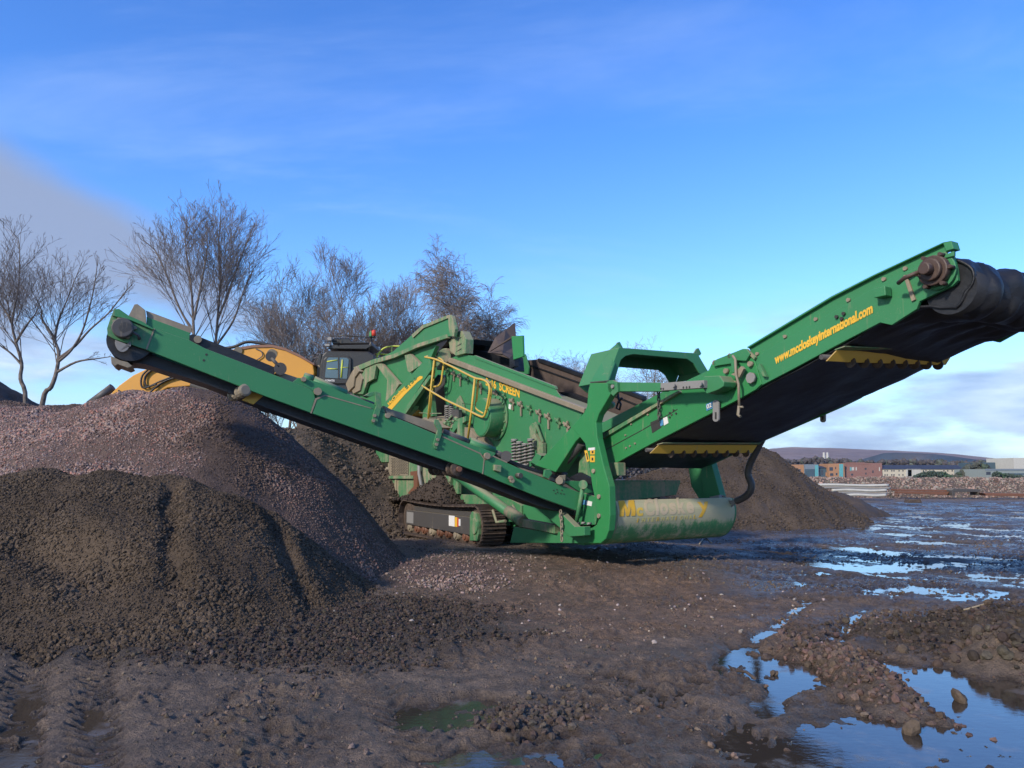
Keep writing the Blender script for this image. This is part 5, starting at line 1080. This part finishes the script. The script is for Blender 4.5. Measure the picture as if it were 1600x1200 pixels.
# ---- yellow handrail of the walkway
def rail(pts, w, r=.024, k_=5, parent=None, name='rail_tube'):
    P = [M.W(x, y, w) for x, y in pts]; b = MB(); b.tube(spline(P, k_), r, 10); return b.build(name, MAT['yellow_rail'], parent or SCR)
hr = rail([(660, 602), (668, 608), (683, 617), (697, 625), (715, 633.5), (735, 643), (751, 650.5), (756, 650.5), (758.5, 645), (762, 630), (765, 612), (764, 602), (760, 596), (752, 592.5), (741, 590), (715, 577), (690, 565), (676, 560), (665, 558), (665, 557.5)], .12, name='handrail')
rail([(665, 557.5), (674, 556), (684, 558.5), (691.5, 563), (693, 570), (691, 585), (689.5, 596), (686, 602), (680, 604), (670, 602.5), (660, 601.5)], .30, parent=hr); rail([(681, 560), (676, 605), (671, 652)], .30, k_=1, parent=hr, name='post'); rail([(678.5, 563), (673, 610), (669, 654)], .12, k_=1, parent=hr, name='post')
rail([(742, 590.5), (737, 640), (731, 685)], .12, k_=1, parent=hr, name='post'); rail([(747, 594), (745.5, 615), (743.5, 634), (746, 640), (756, 646)], .22, parent=hr); rail([(748, 593), (760, 594.5), (765.5, 600), (767.5, 609), (765, 628), (761, 645)], .22, parent=hr)
c = MB(); c.cyl(M.W(722, 630.5, .12), M.W(746, 633, .22), .006, 6); c.cyl(M.W(759, 640, .1), M.W(764, 640, .24), .01, 6); c.cyl(M.W(761, 615, .1), M.W(767, 614, .24), .01, 6); c.build('cable_tie', BL, hr)
# ------------------------------------------------------------------ excavator on the soil bank
E = Frame((0, 23.5), (1, 0)).setw((0, 1)); EY, BK = MAT['excavator_yellow'], MAT['black_cab']
EX = thing('excavator', 'yellow excavator with a black cab standing on the soil bank behind the screener', 'excavator', (-5.2, 24.0, 2.6))
boom = [(172, 632), (168, 622), (176, 612), (186, 602), (208, 586), (240, 571), (290, 557), (330, 549), (370, 545), (395, 540.5), (425, 540), (445, 545), (468, 556), (489, 570), (491, 582), (487, 600), (492, 640), (470, 650), (430, 625), (370, 606), (310, 602), (262, 606), (215, 630), (200, 650), (178, 655)]
c = MB(); c.plate(E, boom, 0, .55); bo = c.build('boom', EY, EX, .03)
c = MB(); c.plate(E, [(370, 543.5), (395, 539), (425, 538.5), (445, 543.5), (468, 554), (491, 568.5), (491, 571), (467, 557.5), (444, 547), (425, 542.5), (395, 543), (370, 547.5)], -.04, .63); c.build('boom_edge', RU, bo)
c = MB(); c.tube(spline([E.W(345, 545, .2), E.W(365, 542, .2), E.W(385, 534.5, .2), E.W(405, 536, .2), E.W(430, 541, .2)]), .05, 8); c.build('hose', BL, bo)
for q in ([(245, 575), (232, 582), (226, 592), (230, 604), (245, 600)], [(238, 572), (222, 588), (224, 606), (250, 596), (270, 588)], [(222, 625), (250, 600), (275, 590), (300, 588)], [(185, 610), (196, 620), (190, 634)]):
    c = MB(); c.tube(spline([E.W(x, y, -.08) for x, y in q]), .03, 6); c.build('hose', BL, bo)
c = MB(); c.cyl(E.W(372, 548, -.1), E.W(372, 548, .65), .13, 16); c.cyl(E.W(425, 553, -.06), E.W(425, 553, .6), .16, 18); c.build('pivot_pin', DU, bo)
c = MB(); c.tube(spline([E.W(400, 545, -.03), E.W(408, 549, -.05), E.W(410, 556, -.05), E.W(402, 562, -.05)]), .02, 6); c.build('hose', SD, bo)
st_ = [(186, 607), (168, 618), (120, 660), (118, 690), (136, 690), (180, 650), (196, 628)]
c = MB(); c.plate(E, st_, .05, .45); c.build('stick', EY, EX, .03)
c = MB(); c.cyl(E.W(176, 605, .1), E.W(140, 632, .1), .13, 14); c.build('hydraulic_cylinder', SD, EX)
c = MB(); c.tube([E.W(300, 600, -.1), E.W(420, 640, -.1)], .13, 14); c.build('hydraulic_cylinder', SD, EX)
cabp = [(497, 612), (499, 572), (502, 556), (506, 550.5), (513, 546.5), (576, 548.5), (584, 552), (588, 560), (592, 612)]
c = MB(); c.plate(E, [(497, 620), (499, 572), (503, 555), (510, 548), (576, 549), (585, 555), (592, 620)], .10, 1.5); cb = c.build('cab', BK, EX, .05)
c = MB(); c.plate(E, [(503, 600), (505, 562), (510, 556.5), (545, 556.5), (549, 560), (548.5, 600)], .02, .1); c.build('door', BK, cb, .03)
c = MB(); c.plate(E, [(507.5, 590), (511, 561), (514, 558.5), (542, 559), (545, 562), (542, 592)], .0, .03); wn = c.build('window', MAT['glass'], cb)
c = MB(); c.plate(E, [(528, 558.6), (530, 558.6), (530, 591.5), (528, 591.3)], -.02, .03); c.build('window_bar', BK, wn)
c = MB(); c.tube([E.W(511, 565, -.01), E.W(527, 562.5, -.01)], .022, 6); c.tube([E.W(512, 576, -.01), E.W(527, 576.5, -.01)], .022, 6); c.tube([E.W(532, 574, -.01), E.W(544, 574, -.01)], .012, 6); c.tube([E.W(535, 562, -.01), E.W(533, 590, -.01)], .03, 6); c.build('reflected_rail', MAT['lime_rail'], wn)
c = MB(); c.plate(E, [(492.5, 592), (494, 566), (499, 553), (503, 552), (500, 575), (499, 592)], .4, .4); c.build('front_post', BK, cb, .02)
c = MB(); c.plate(E, [(494, 591), (496, 571), (499, 570), (501, 575), (500, 593)], .35, .06); c.build('mirror', DU, cb, .01)
text_mesh('KOMATSU', 'lettering', E.W(508, 596, .0), E.W(523, 596, .0), UP, .06, MAT['decal_white'], cb, bold=.03, nrm=(0, -1, 0))
c = MB(); c.plate(E, [(513, 545), (514, 539), (577, 538), (580, 533), (582, 540), (572, 545.5)], .2, 1.2); rk = c.build('roof_guard', BK, EX, .02)
c = MB(); c.plate(E, [(518, 532), (520, 528.5), (546, 528.5), (549, 533), (575, 535), (577, 537), (519, 537)], .3, 1.0); c.build('roof_frame', BK, rk, .02)
c = MB(); c.tube([E.W(518, 525, .2), E.W(540, 524.5, .2), E.W(576, 527, .2), E.W(585, 527, .2)], .018, 6); c.build('light_bar', BK, rk)
for (x0, x1, y0, y1) in ((511, 518, 526.5, 532), (507, 515, 537, 541)):
    c = MB(); c.plate(E, [(x0, y0+2), (x0+2, y0), (x1, y0), (x1, y1), (x0+1, y1)], .1, .15); c.build('work_lamp', ST, rk, .01)
c = MB(); c.cyl(E.W(512, 533, .2), E.W(526, 532, .2), .015, 6); c.cyl(E.W(528.5, 527, .18), E.W(528.5, 540, .18), .015, 6); c.cyl(E.W(577.5, 548, .25), E.W(580, 528, .25), .035, 6); c.build('lamp_bracket', BK, rk)
c = MB(); p0 = E.W(579.3, 526, .2); c.tube([p0, p0+UP*.02, p0+UP*.14, p0+UP*.19], [.055, .05, .05, .02], 12); c.build('green_beacon', G, rk)
c = MB(); p0 = E.W(584, 525, .2); c.cyl(p0-UP*.05, p0, .06, 12); c.build('beacon_base', BK, rk)
c = MB(); c.tube([p0, p0+UP*.10, p0+UP*.17, p0+UP*.20], [.07, .075, .07, .03], 12); c.build('red_beacon', MAT['red_lamp'], rk)
c = MB(); c.plate(E, [(496, 604), (660, 604), (664, 650), (492, 650)], .3, 2.4); c.build('engine_housing', EY, EX, .05)
c = MB(); c.tube(spline([E.W(588, 560, .8), E.W(592, 552, .8), E.W(600, 544, .8), E.W(612, 541, .8), E.W(625, 541, .8), E.W(640, 541, .8)]), .028, 8); c.tube([E.W(587, 553, .8), E.W(612, 554, .8), E.W(640, 554, .8)], .024, 8); c.tube([E.W(612, 541, .8), E.W(612, 604, .8)], .025, 8); c.tube([E.W(640, 541, .8), E.W(640, 604, .8)], .025, 8); c.build('handrail', MAT['lime_rail'], EX)
for w_ in (0.1, 2.4):
    c = MB(); z0 = 2.5; c.prism([Vector((-7.0, 23.6+w_, z0+.45)), Vector((-6.7, 23.6+w_, z0+.1)), Vector((-3.2, 23.6+w_, z0+.1)), Vector((-2.9, 23.6+w_, z0+.45)), Vector((-3.2, 23.6+w_, z0+.85)), Vector((-6.7, 23.6+w_, z0+.85))], (0, .55, 0)); c.build('crawler_track', TR, EX, .05)

# ------------------------------------------------------------------ bare winter trees
def grow(P, D, L, r, lev, out, rg, up=.25, spread=.75, nch=(9, 7, 6, 4), wander=.09, droop=0.0, maxlev=4):
    n = {0: 9, 1: 7, 2: 5, 3: 4, 4: 3}[lev]; pts = [P.copy()]; d = D.normalized(); rs = [r]
    for i in range(n):
        w = wander*(.6+.22*lev); d = (d+Vector((rg.gauss(0, w), rg.gauss(0, w), rg.gauss(0, w)*.7+up*.10*(lev > 0)-droop*(lev >= 3)*.35))).normalized()
        pts.append(pts[-1]+d*(L/n)); rs.append(max(.0055, r*(1-(i+1)/n*(.78 if lev else .88))))
    out.append((lev, pts, rs))
    if lev >= maxlev: return
    k = max(2, min(nch[lev]*2, int(L/({1: .46, 2: .36, 3: .27}[lev])*nch[4 if len(nch) > 4 else 3]/3))) if lev else nch[0]
    for j in range(k):
        t = (.30 if lev == 0 else .18)+(.98-(.30 if lev == 0 else .18))*(j+rg.random()*.8)/k; f = t*n; i = min(int(f), n-1); q = pts[i].lerp(pts[i+1], f-i); dd = (pts[i+1]-pts[i]).normalized()
        a = rg.random()*2*math.pi; o1 = dd.orthogonal().normalized(); o2 = dd.cross(o1); ang = spread*(.65+.5*rg.random())
        nd = dd*math.cos(ang)+(o1*math.cos(a)+o2*math.sin(a))*math.sin(ang); nd.z += up*.5; nd.normalize()
        ll = L*(.50 if lev == 0 else .58)*(1.12-.55*t)*(.75+.5*rg.random()); grow(q, nd, ll, max(.0055, rs[i]*(.34 if lev == 0 else .5)), lev+1, out, rg, up, spread, nch, wander, droop, maxlev)
def tree_meshes(out):
    tk = MB(); tw = MB()
    for lev, pts, rs in out:
        if lev <= 1: tk.tube(pts, rs, 7 if lev == 0 else 5, caps=False)
        else: tw.tube(pts, rs, 3, caps=False, smooth=False)
    return tk, tw
def place_tree(name, label, out, loc, group='bare trees beyond the heaps', cat='tree'):
    t = thing(name, label, cat, (0, 0, 0), group); tk, tw = tree_meshes(out); tk.build('trunk', MAT['bark'], t); tw.build('crown', MAT['twig'], t); t.location = loc; return t
def copy_tree(t, loc, rz, s, label):
    c_ = t.copy(); COL.objects.link(c_); c_.location = loc; c_.rotation_euler = (0, 0, rz); c_.scale = (s[0], s[0], s[1]); c_['label'] = label
    for ch in t.children:
        d = ch.copy(); COL.objects.link(d); d.parent = c_
    return c_
def guided(px, Y, r0, r1, rg, nch, spread=.8, up=.3, **kw):      # a tree whose stems follow the photographed ones
    out = []; base = at(px[0][0][0], px[0][0][1], Y); base.z = 0
    for s in px:
        k_ = s[0] is px[0][0]; P = [at(x, y, Y)-base+Vector((0, rg.gauss(0, .10) if i_ and s is not px[0] else 0, 0)) for i_, (x, y) in enumerate(s)]
        if s is px[0]: P = [Vector((P[0].x*.6, 0, 0))]+P
        P = spline(P, 4); n = len(P); a = r0 if s is px[0] else r0*.55; rs = [a*(1-i/(n-1))+r1*(i/(n-1)) for i in range(n)]
        out.append((0, P, rs)); L = sum((P[i+1]-P[i]).length for i in range(n-1))
        n0 = max(4, int(L/.42))
        for j in range(n0):
            t = .38+.60*(j+rg.random())/n0; i = min(int(t*(n-1)), n-2); q = P[i]; dd = (P[i+1]-P[i]).normalized(); a_ = rg.random()*2*math.pi; o1 = dd.orthogonal().normalized(); o2 = dd.cross(o1); ang = spread*(.6+.5*rg.random())
            nd = dd*math.cos(ang)+(o1*math.cos(a_)+o2*math.sin(a_))*math.sin(ang); nd.z += up*.5
            grow(q, nd, L*.42*(1.15-.95*t), max(.012, rs[i]*.30), 1, out, rg, up, spread*.95, nch, **kw)
    return out, base
TY = 31.0; rg = random.Random(11)
o_, b_ = guided([[(40, 632), (32, 592), (34, 568), (25, 535), (19, 502), (28, 455), (31, 400), (28, 368)], [(25, 535), (40, 510), (56, 490), (66, 470)], [(34, 570), (15, 552), (0, 540), (-20, 520)], [(19, 502), (4, 480), (-8, 450), (-20, 420)]], TY, .10, .010, rg, (11, 7, 5, 3), spread=.7)
place_tree('bare_tree', 'slender bare tree with a kinked dark trunk at the far left above the gravel', o_, b_)
o_, b_ = guided([[(66, 632), (80, 605), (88, 582), (92, 552), (86, 530), (92, 500), (99, 483), (110, 455), (128, 410)], [(86, 530), (74, 512), (65, 500), (64, 480), (52, 455)], [(90, 566), (112, 548), (128, 520), (142, 480), (150, 440), (154, 400)], [(92, 560), (118, 540), (140, 515), (170, 490), (196, 460), (208, 445)], [(88, 582), (120, 566), (150, 560), (170, 556)]], TY, .115, .010, rg, (10, 7, 5, 3), spread=.7)
place_tree('bare_tree', 'wide bare tree forking low behind the gravel, left of the side conveyor head', o_, b_)
o_, b_ = guided([[(300, 640), (303, 560), (302, 500), (298, 440), (290, 385), (291, 345)], [(302, 520), (280, 480), (262, 430), (240, 390), (222, 375)], [(303, 500), (318, 440), (322, 385), (318, 350)]], TY, .10, .010, rg, (13, 7, 5, 3), spread=.60, up=.22)
place_tree('bare_tree', 'steep-limbed tall tree right of the side conveyor head, left of a pair', o_, b_)
o_, b_ = guided([[(338, 640), (336, 560), (340, 500), (344, 440), (342, 385), (346, 318)], [(340, 500), (362, 440), (382, 390), (398, 350)], [(338, 540), (365, 500), (385, 450), (398, 410)]], TY+1, .10, .010, rg, (13, 7, 5, 3), spread=.60, up=.22)
place_tree('bare_tree', 'tall bare tree reaching highest on the left, right one of a tall pair', o_, b_)
def gen(seed, H, r, **kw):
    out = []; grow(Vector((0, 0, 0)), Vector((.02, 0, 1)), H, r, 0, out, random.Random(seed), **kw)
    zt = sorted(p.z for _, pts, _ in out for p in pts)[-12]; k_ = H/zt; return [(l, [p*k_ for p in pts], rs) for l, pts, rs in out]
def top_h(py, Y): return at(800, py, Y).z
def tb(px, Y): p = at(px, 738, Y); return Vector((p.x, Y, 0))
tA = place_tree('bare_tree', 'bare tree with fine upright twigs above the right end of the excavator boom', gen(5, top_h(392, 32), .13, up=.28, spread=.66, nch=(12, 7, 5, 3)), tb(482, 32))
tB = place_tree('bare_tree', 'dense bare tree with a pale stem directly behind the excavator cab', gen(6, top_h(396, 33), .13, up=.30, spread=.70, nch=(16, 9, 6, 4)), tb(532, 33))
copy_tree(tA, tb(405, 35), 2.1, (.72, .85), 'small bare tree between the tall pair and the excavator boom')
copy_tree(tB, tb(445, 34), 1.2, (.85, .93), 'mid-height bare tree above the highest part of the yellow boom')
copy_tree(tA, tb(568, 34.5), 4.0, (.9, .95), 'bare tree above the red beacon of the excavator')
copy_tree(tB, tb(612, 33), 3.1, (.9, .94), 'bare tree just above the upper board of the hopper')
copy_tree(tA, tb(655, 34), 5.2, (.95, .95), 'bare tree rising over the top corner of the hopper, leaning right')
copy_tree(tB, tb(695, 36), .4, (.7, .88), 'thin bare tree squeezed between the hopper top and the birch')
tI = place_tree('birch_tree', 'silver birch with fine hanging twigs left of the brown rubber flap', gen(17, top_h(378, 30), .12, up=.35, spread=.55, nch=(13, 8, 6, 5), droop=.9), tb(752, 30), cat='birch')
copy_tree(tI, tb(722, 33), 2.4, (.8, .82), 'smaller birch standing behind the tall silver birch on its left')
tJ = place_tree('bare_tree', 'bare tree with wind-swept top seen through the gantry arch', gen(23, top_h(528, 40), .12, up=.2, spread=.8, nch=(9, 7, 6, 4), droop=.4), tb(1000, 40), 'low bare trees behind the screener')
for i, (x, top, Y, lb) in enumerate([(845, 548, 42, 'low bare tree just right of the green end plate'), (880, 545, 43, 'low bare tree above the middle of the brown far conveyor'), (915, 556, 42, 'low bare tree against the left side of the gantry arch'), (960, 556, 44, 'low bare tree seen through the left end of the gantry arch'), (1045, 560, 43, 'low bare tree seen through the right end of the gantry arch'), (810, 575, 44, 'low bare bush behind the drop of the green end plate')]):
    s = top_h(top, Y)/top_h(528, 40); copy_tree(tJ, tb(x, Y), i*1.3, (s*1.1, s), lb)['group'] = 'low bare trees behind the screener'
flat('grey_clad', (.16, .20, .24)); flat('dark_clad', (.05, .09, .12)); flat('teal', (.10, .34, .36)); flat('orange_wall', (.36, .19, .10)); flat('cream', (.52, .47, .36)); flat('slate', (.035, .045, .075)); flat('shed', (.24, .28, .27)); flat('pale', (.48, .47, .42)); flat('pane', (.05, .06, .08), .2)
# ------------------------------------------------------------------ far side of the yard
for i, (x0, x1, y, dy, m_, lb) in enumerate([(1265, 1388, 758, 0, 'pale', 'topmost pale pipe of the stack at the foot of the right heap'), (1280, 1391, 762, 1.2, 'steel', 'second pale pipe from the top of the stack at the foot of the right heap'), (1300, 1385, 766, 2.0, 'pale', 'third pale pipe from the top, sagging slightly, in the far stack'), (1310, 1386, 770, 2.4, 'steel', 'pale pipe near the bottom of the far stack, jutting to the left'), (1322, 1384, 773.5, 2.8, 'pale', 'lowest pale pipe of the far stack, touching the mud')]):
    Y = 42-.15*i; a = at(x0, y, Y); b = at(x1, y+.8*(i % 2), Y); c = MB(); c.tube(spline([a, a.lerp(b, .3)+UP*.02, a.lerp(b, .7)-UP*.03, b], 5), .075, 10); o = c.build('pipe', MAT[m_]); tag(o, lb, 'pipe', 'pale pipes stacked on the far side of the yard')
for i in range(4):
    Y = 42.6; a = at(1320+i*20, 756, Y); c = MB(); c.beam(Vector((a.x, Y, -.1)), Vector((a.x, Y, at(1320, 760+i*3, Y).z)), .12, .5); o = c.build('timber_bearer', MAT['rust']); tag(o, ('leftmost', 'second', 'third', 'rightmost')[i]+' upright timber behind the pale pipe stack', 'timber', 'timbers behind the pipe stack')
def beam_thing(nm, q, Y, m_, lb, dp=.5):
    f = Frame((0, Y), (1, 0)).setw((0, 1)); c = MB(); c.plate(f, q, 0, dp); o = c.build(nm, MAT[m_], None, .02); tag(o, lb, 'steel beam'); return o
beam_thing('steel_beam', [(1402, 764), (1486, 765.5), (1486, 768), (1402, 767)], 44.5, 'rust', 'long rusty beam lying on top of another on the far side of the yard', .8)
beam_thing('steel_beam', [(1404, 767.5), (1484, 768.3), (1480, 773.5), (1404, 771)], 44.3, 'rust', 'deep rusty beam underneath a longer one on the far side of the yard', .5)
beam_thing('steel_frame', [(1487, 766), (1490, 763.5), (1532, 764.5), (1533, 766), (1531, 767), (1531, 774), (1528, 774), (1528, 769), (1492, 768.5), (1492, 774), (1488, 774)], 44.0, 'steel_dark', 'dark low steel frame between the rusty beams', .8)
beam_thing('steel_beam', [(1536, 770), (1640, 771.5), (1640, 776.5), (1542, 774.5)], 43.5, 'rust', 'low reddish beam running out of the frame at the right', .6)
beam_thing('concrete_block', [(1422, 780), (1439, 780), (1441, 786), (1420, 786)], 37.0, 'track_steel', 'dark clod-like block standing in the wet mud before the rusty beams', .5)
# ------------------------------------------------------------------ buildings, wood and hills
brick('brick_wall', (.26, .11, .085), (.20, .085, .07))
DB = 480.0
def fB(D): return Frame((0, D), (1, 0)).setw((0, 1))
def building(name, label, x0, x1, ytop, D, m_, wins=(), roof=None, dp=14, extra=()):
    f = fB(D); p = at((x0+x1)/2, 738, D); t = thing(name, label, 'building', (p.x, D, -4))
    c = MB(); a = f.W(x0, ytop, 0); b = f.W(x1, ytop, 0); c.prism([Vector((a.x, D, -4)), Vector((b.x, D, -4)), b, a], (0, dp, 0)); c.build('wall', MAT[m_], t)
    for w in wins:
        c = MB(); c.plate(f, [(w[0], w[1]), (w[2], w[1]), (w[2], w[3]), (w[0], w[3])], -.08, .15); c.build('window', MAT['pane'] if len(w) < 5 else MAT[w[4]], t)
    for e in extra:
        c = MB(); c.plate(f, e[1], -.25, .4); c.build(e[0], MAT[e[2]], t)
    if roof:
        c = MB(); r0 = f.W(x0-1, ytop, 0); r1 = f.W(x1+1, ytop, 0); h = f.W(x0, roof[0], 0).z; c.prism([r0-Vector((0, .6, 0)), Vector((r0.x, D+dp/2, h)), Vector((r0.x, D+dp+.6, r0.z))], (r1.x-r0.x, 0, 0)); c.build('roof', MAT[roof[1]], t)
    return t
building('house', 'small orange building at the left end, half hidden by the soil heap', 1236, 1257.5, 726, DB, 'orange_wall', [(1248, 733, 1251, 738)])
building('office_block', 'grey clad building with a teal strip, next to the soil heap', 1257.5, 1279, 725.5, DB-2, 'grey_clad', [(1260, 737, 1262, 741, 'pale'), (1267.5, 737, 1270, 741, 'pale')], None, 14, [('cladding', [(1258, 733), (1273, 733), (1273, 746), (1258, 746)], 'dark_clad'), ('teal_strip', [(1273.5, 727), (1278.5, 727), (1278.5, 746), (1273.5, 746)], 'teal')])
building('office_block', 'dark slate-blue clad building between the grey and the orange one', 1279, 1294, 731, DB, 'dark_clad', [(1283, 734, 1286, 742), (1290, 738, 1292.5, 744, 'orange_wall')], (728, 'slate'))
building('apartment_block', 'orange brick block with a teal glazed strip at its right end', 1294, 1319, 724.5, DB-3, 'orange_wall', [(1296, 730, 1301.5, 735.5), (1305, 729.5, 1306.5, 733), (1297, 739.5, 1302, 743.5), (1306, 739, 1308.5, 742.5)], None, 14, [('teal_strip', [(1311.5, 725), (1317.5, 725), (1317.5, 746), (1311.5, 746)], 'teal')])
building('apartment_block', 'large red brick block with small bright windows in the middle of the row', 1318, 1378, 723.5, DB, 'brick_wall', [(1321.5, 729, 1323, 733.5), (1328, 730, 1330.5, 735.5, 'teal'), (1331, 730, 1334.5, 735, 'pale'), (1337, 730, 1338.7, 735, 'pale'), (1351, 731, 1354, 734), (1363, 735, 1365, 739), (1373.5, 730, 1375, 736, 'pale'), (1330, 740, 1333, 743), (1352, 738.5, 1354, 741.5)], None, 16, [('parapet', [(1322, 722.5), (1350, 722.5), (1356, 724), (1356, 725.5), (1322, 724.5)], 'brick_wall')])
wl = [(x, y, x+1.8, y+2.2) for y in (734.5, 741) for x in (1382, 1385.5, 1392.5, 1396, 1404, 1410, 1442, 1446, 1452, 1458, 1474, 1480, 1487, 1494) if not (y > 740 and x in (1446, 1474))]
building('terraced_houses', 'long cream terrace with a dark slate roof on the right of the brick block', 1378, 1504, 733, DB, 'cream', wl, (726.5, 'slate'), 12, [('stair_bay', [(1415.5, 732.5), (1439, 732.5), (1439, 746), (1415.5, 746)], 'pale'), ('end_wall', [(1499, 733.5), (1504, 733.5), (1504, 746), (1499, 746)], 'orange_wall'), ('stair_window', [(1418.5, 734), (1424.5, 734), (1424.5, 744.5), (1418.5, 744.5)], 'pane')])
building('industrial_shed', 'long pale grey-green industrial shed at the right edge', 1540, 1660, 733, DB-60, 'shed', [(1541, 737, 1548, 742)], None, 30, [('band', [(1540, 732.5), (1660, 732.5), (1660, 735), (1540, 735)], 'grey_clad'), ('band', [(1562, 739.5), (1660, 739.5), (1660, 741.5), (1562, 741.5)], 'dark_clad')])
building('warehouse', 'taller beige windowless block above the shed at the right edge', 1583.5, 1660, 715.5, DB+40, 'pale', (), None, 30)
building('warehouse', 'dark low roofed block between the wood and the beige block', 1536, 1584, 722.5, DB+60, 'dark_clad', (), None, 30)
for i, x in enumerate((1287.5, 1293)):
    D = 2600; p = at(x, 713, D); c = MB(); c.tube([Vector((p.x, D, -4)), Vector((p.x, D, p.z)), Vector((p.x, D, at(x, 709, D).z)), Vector((p.x, D, at(x, 707, D).z))], [5.2, 4.6, 3.6, 4.0], 16); tag(c.build('cooling_tower', MAT['pale']), ('left', 'right')[i]+' one of two tiny pale towers on the wooded rise far away', 'tower', 'pair of far towers')
def wood(name, label, x0, x1, prof, Y0, Y1, n, sz, colr, seed, var=.35):
    rg = np.random.RandomState(seed); px = rg.uniform(x0, x1, n); Y = rg.uniform(Y0, Y1, n); top = np.interp(px, [p[0] for p in prof], [p[1] for p in prof]); ph = fbm(px, px*0+seed, 9, 3, seed)*3.2
    zt = 1.6+(738-top+ph)/1155*Y0; z = -4+(zt+4-sz[1]*.4)*rg.power(1.5, n); s = rg.uniform(sz[0], sz[1], n); c = np.array(colr)*rg.uniform(1-var, 1+var, (n, 1))
    c[:, 1] *= np.where(fbm(px, px*0, 14, 2, seed+2) > .12, 1.25, 1)
    o = stones(name, np.stack([(px-800)/1155*Y, Y, z], 1), s, c, MAT['stone'], None, seed, 1, flat=1.1); tag(o, label, 'wood', kind='stuff'); return o
wood('woodland', 'far brownish winter wood behind the row of buildings', 900, 1750, [(900, 716), (1200, 722), (1228, 717), (1262, 713), (1300, 715), (1345, 719), (1400, 717), (1440, 717), (1480, 718), (1510, 720), (1540, 718), (1570, 722), (1620, 716), (1750, 718)], 620, 760, 9000, (2.2, 5.0), (.085, .075, .075), 71)
wood('woodland', 'nearer brown trees and dark evergreen bushes between the cream terrace and the shed', 1486, 1545, [(1486, 742), (1494, 736), (1505, 727), (1520, 722), (1535, 724), (1545, 734)], 440, 465, 1500, (1.3, 2.8), (.065, .07, .055), 72)
wood('woodland', 'dark bushes in front of the cream terrace', 1424, 1486, [(1424, 742), (1440, 736), (1455, 734), (1470, 737), (1486, 743)], 445, 460, 500, (.8, 1.8), (.05, .075, .055), 73)
wood('woodland', 'low hedge and shrubs in front of the industrial shed', 1545, 1600, [(1545, 737), (1552, 734), (1562, 739), (1575, 741), (1600, 743)], 400, 412, 500, (.7, 1.6), (.05, .07, .05), 74)
wood('woodland', 'winter wood closing the view behind the trees on the left', -300, 900, [(-300, 690), (0, 700), (300, 690), (600, 690), (800, 655), (900, 690)], 120, 150, 9000, (.5, 1.4), (.085, .07, .062), 75)
def ridge(name, label, prof, D, dep, colr, seed):
    xs = np.linspace(prof[0][0], prof[-1][0], 260); tp = np.interp(xs, [p[0] for p in prof], [p[1] for p in prof]); tp = tp+.5*fbm(xs, xs*0, 12, 4, seed)
    ks = np.linspace(0, 1, 40); K, XX = np.meshgrid(ks, xs, indexing='ij'); Y = D+dep*(K-1); zt = 1.6+(738-np.interp(XX, xs, tp))/1155*D
    Z = -10+(zt+10)*np.sin(K*math.pi/2)**.8; X = (XX-800)/1155*D; Z += (Z*.05)*fbm(X, Y, dep*.3, 4, seed+1)
    c = np.array(colr)*(1+.35*fbm(X, Y, dep*.35, 4, seed+2)[..., None])+np.array([.035, .012, -.005])*np.clip(fbm(X, Y, dep*.5, 3, seed+3)[..., None]*2, -1, 1)
    Yb = Y[-1]+dep; V = np.concatenate([np.stack([X, Y, Z], -1).reshape(-1, 3), np.stack([X[-1], Yb, Z[-1]*0-10], -1)]); F = grid_faces(41, 260)
    o = fast_mesh(name, V, F, MAT['hill'], None, np.clip(np.concatenate([c.reshape(-1, 3), c[-1]]), .01, 1), True); o['kind'] = 'structure'
ridge('moorland_hill', '', [(700, 712), (1100, 706), (1180, 703), (1200, 702), (1215, 700.5), (1235, 701.5), (1260, 703), (1300, 704.5), (1340, 707), (1370, 713), (1400, 719), (1480, 728)], 6500, 2600, (.24, .17, .155), 81)
ridge('wooded_hill', '', [(1345, 732), (1362, 718), (1371, 711), (1378, 708.5), (1390, 708), (1405, 709), (1425, 713), (1445, 717), (1500, 719), (1700, 722)], 3600, 900, (.06, .075, .095), 82)

# ------------------------------------------------------------------ the air
def haze(dens):
    m = bpy.data.materials.new('air'); m.use_nodes = True; nt = m.node_tree; nt.nodes.clear()
    out = nt.nodes.new('ShaderNodeOutputMaterial'); v = nt.nodes.new('ShaderNodeVolumePrincipled'); v.inputs['Color'].default_value = (.80, .88, 1, 1); v.inputs['Density'].default_value = dens; v.inputs['Anisotropy'].default_value = .2
    nt.links.new(v.outputs[0], out.inputs['Volume'])
    c = MB(); c.prism([Vector((-9500, -120, -6)), Vector((9500, -120, -6)), Vector((9500, 9600, -6)), Vector((-9500, 9600, -6))], (0, 0, 290)); o = c.build('haze', m); o['kind'] = 'stuff'; tag(o, 'thin bluish winter haze over the whole yard and the far hills', 'haze')
haze(.00005)
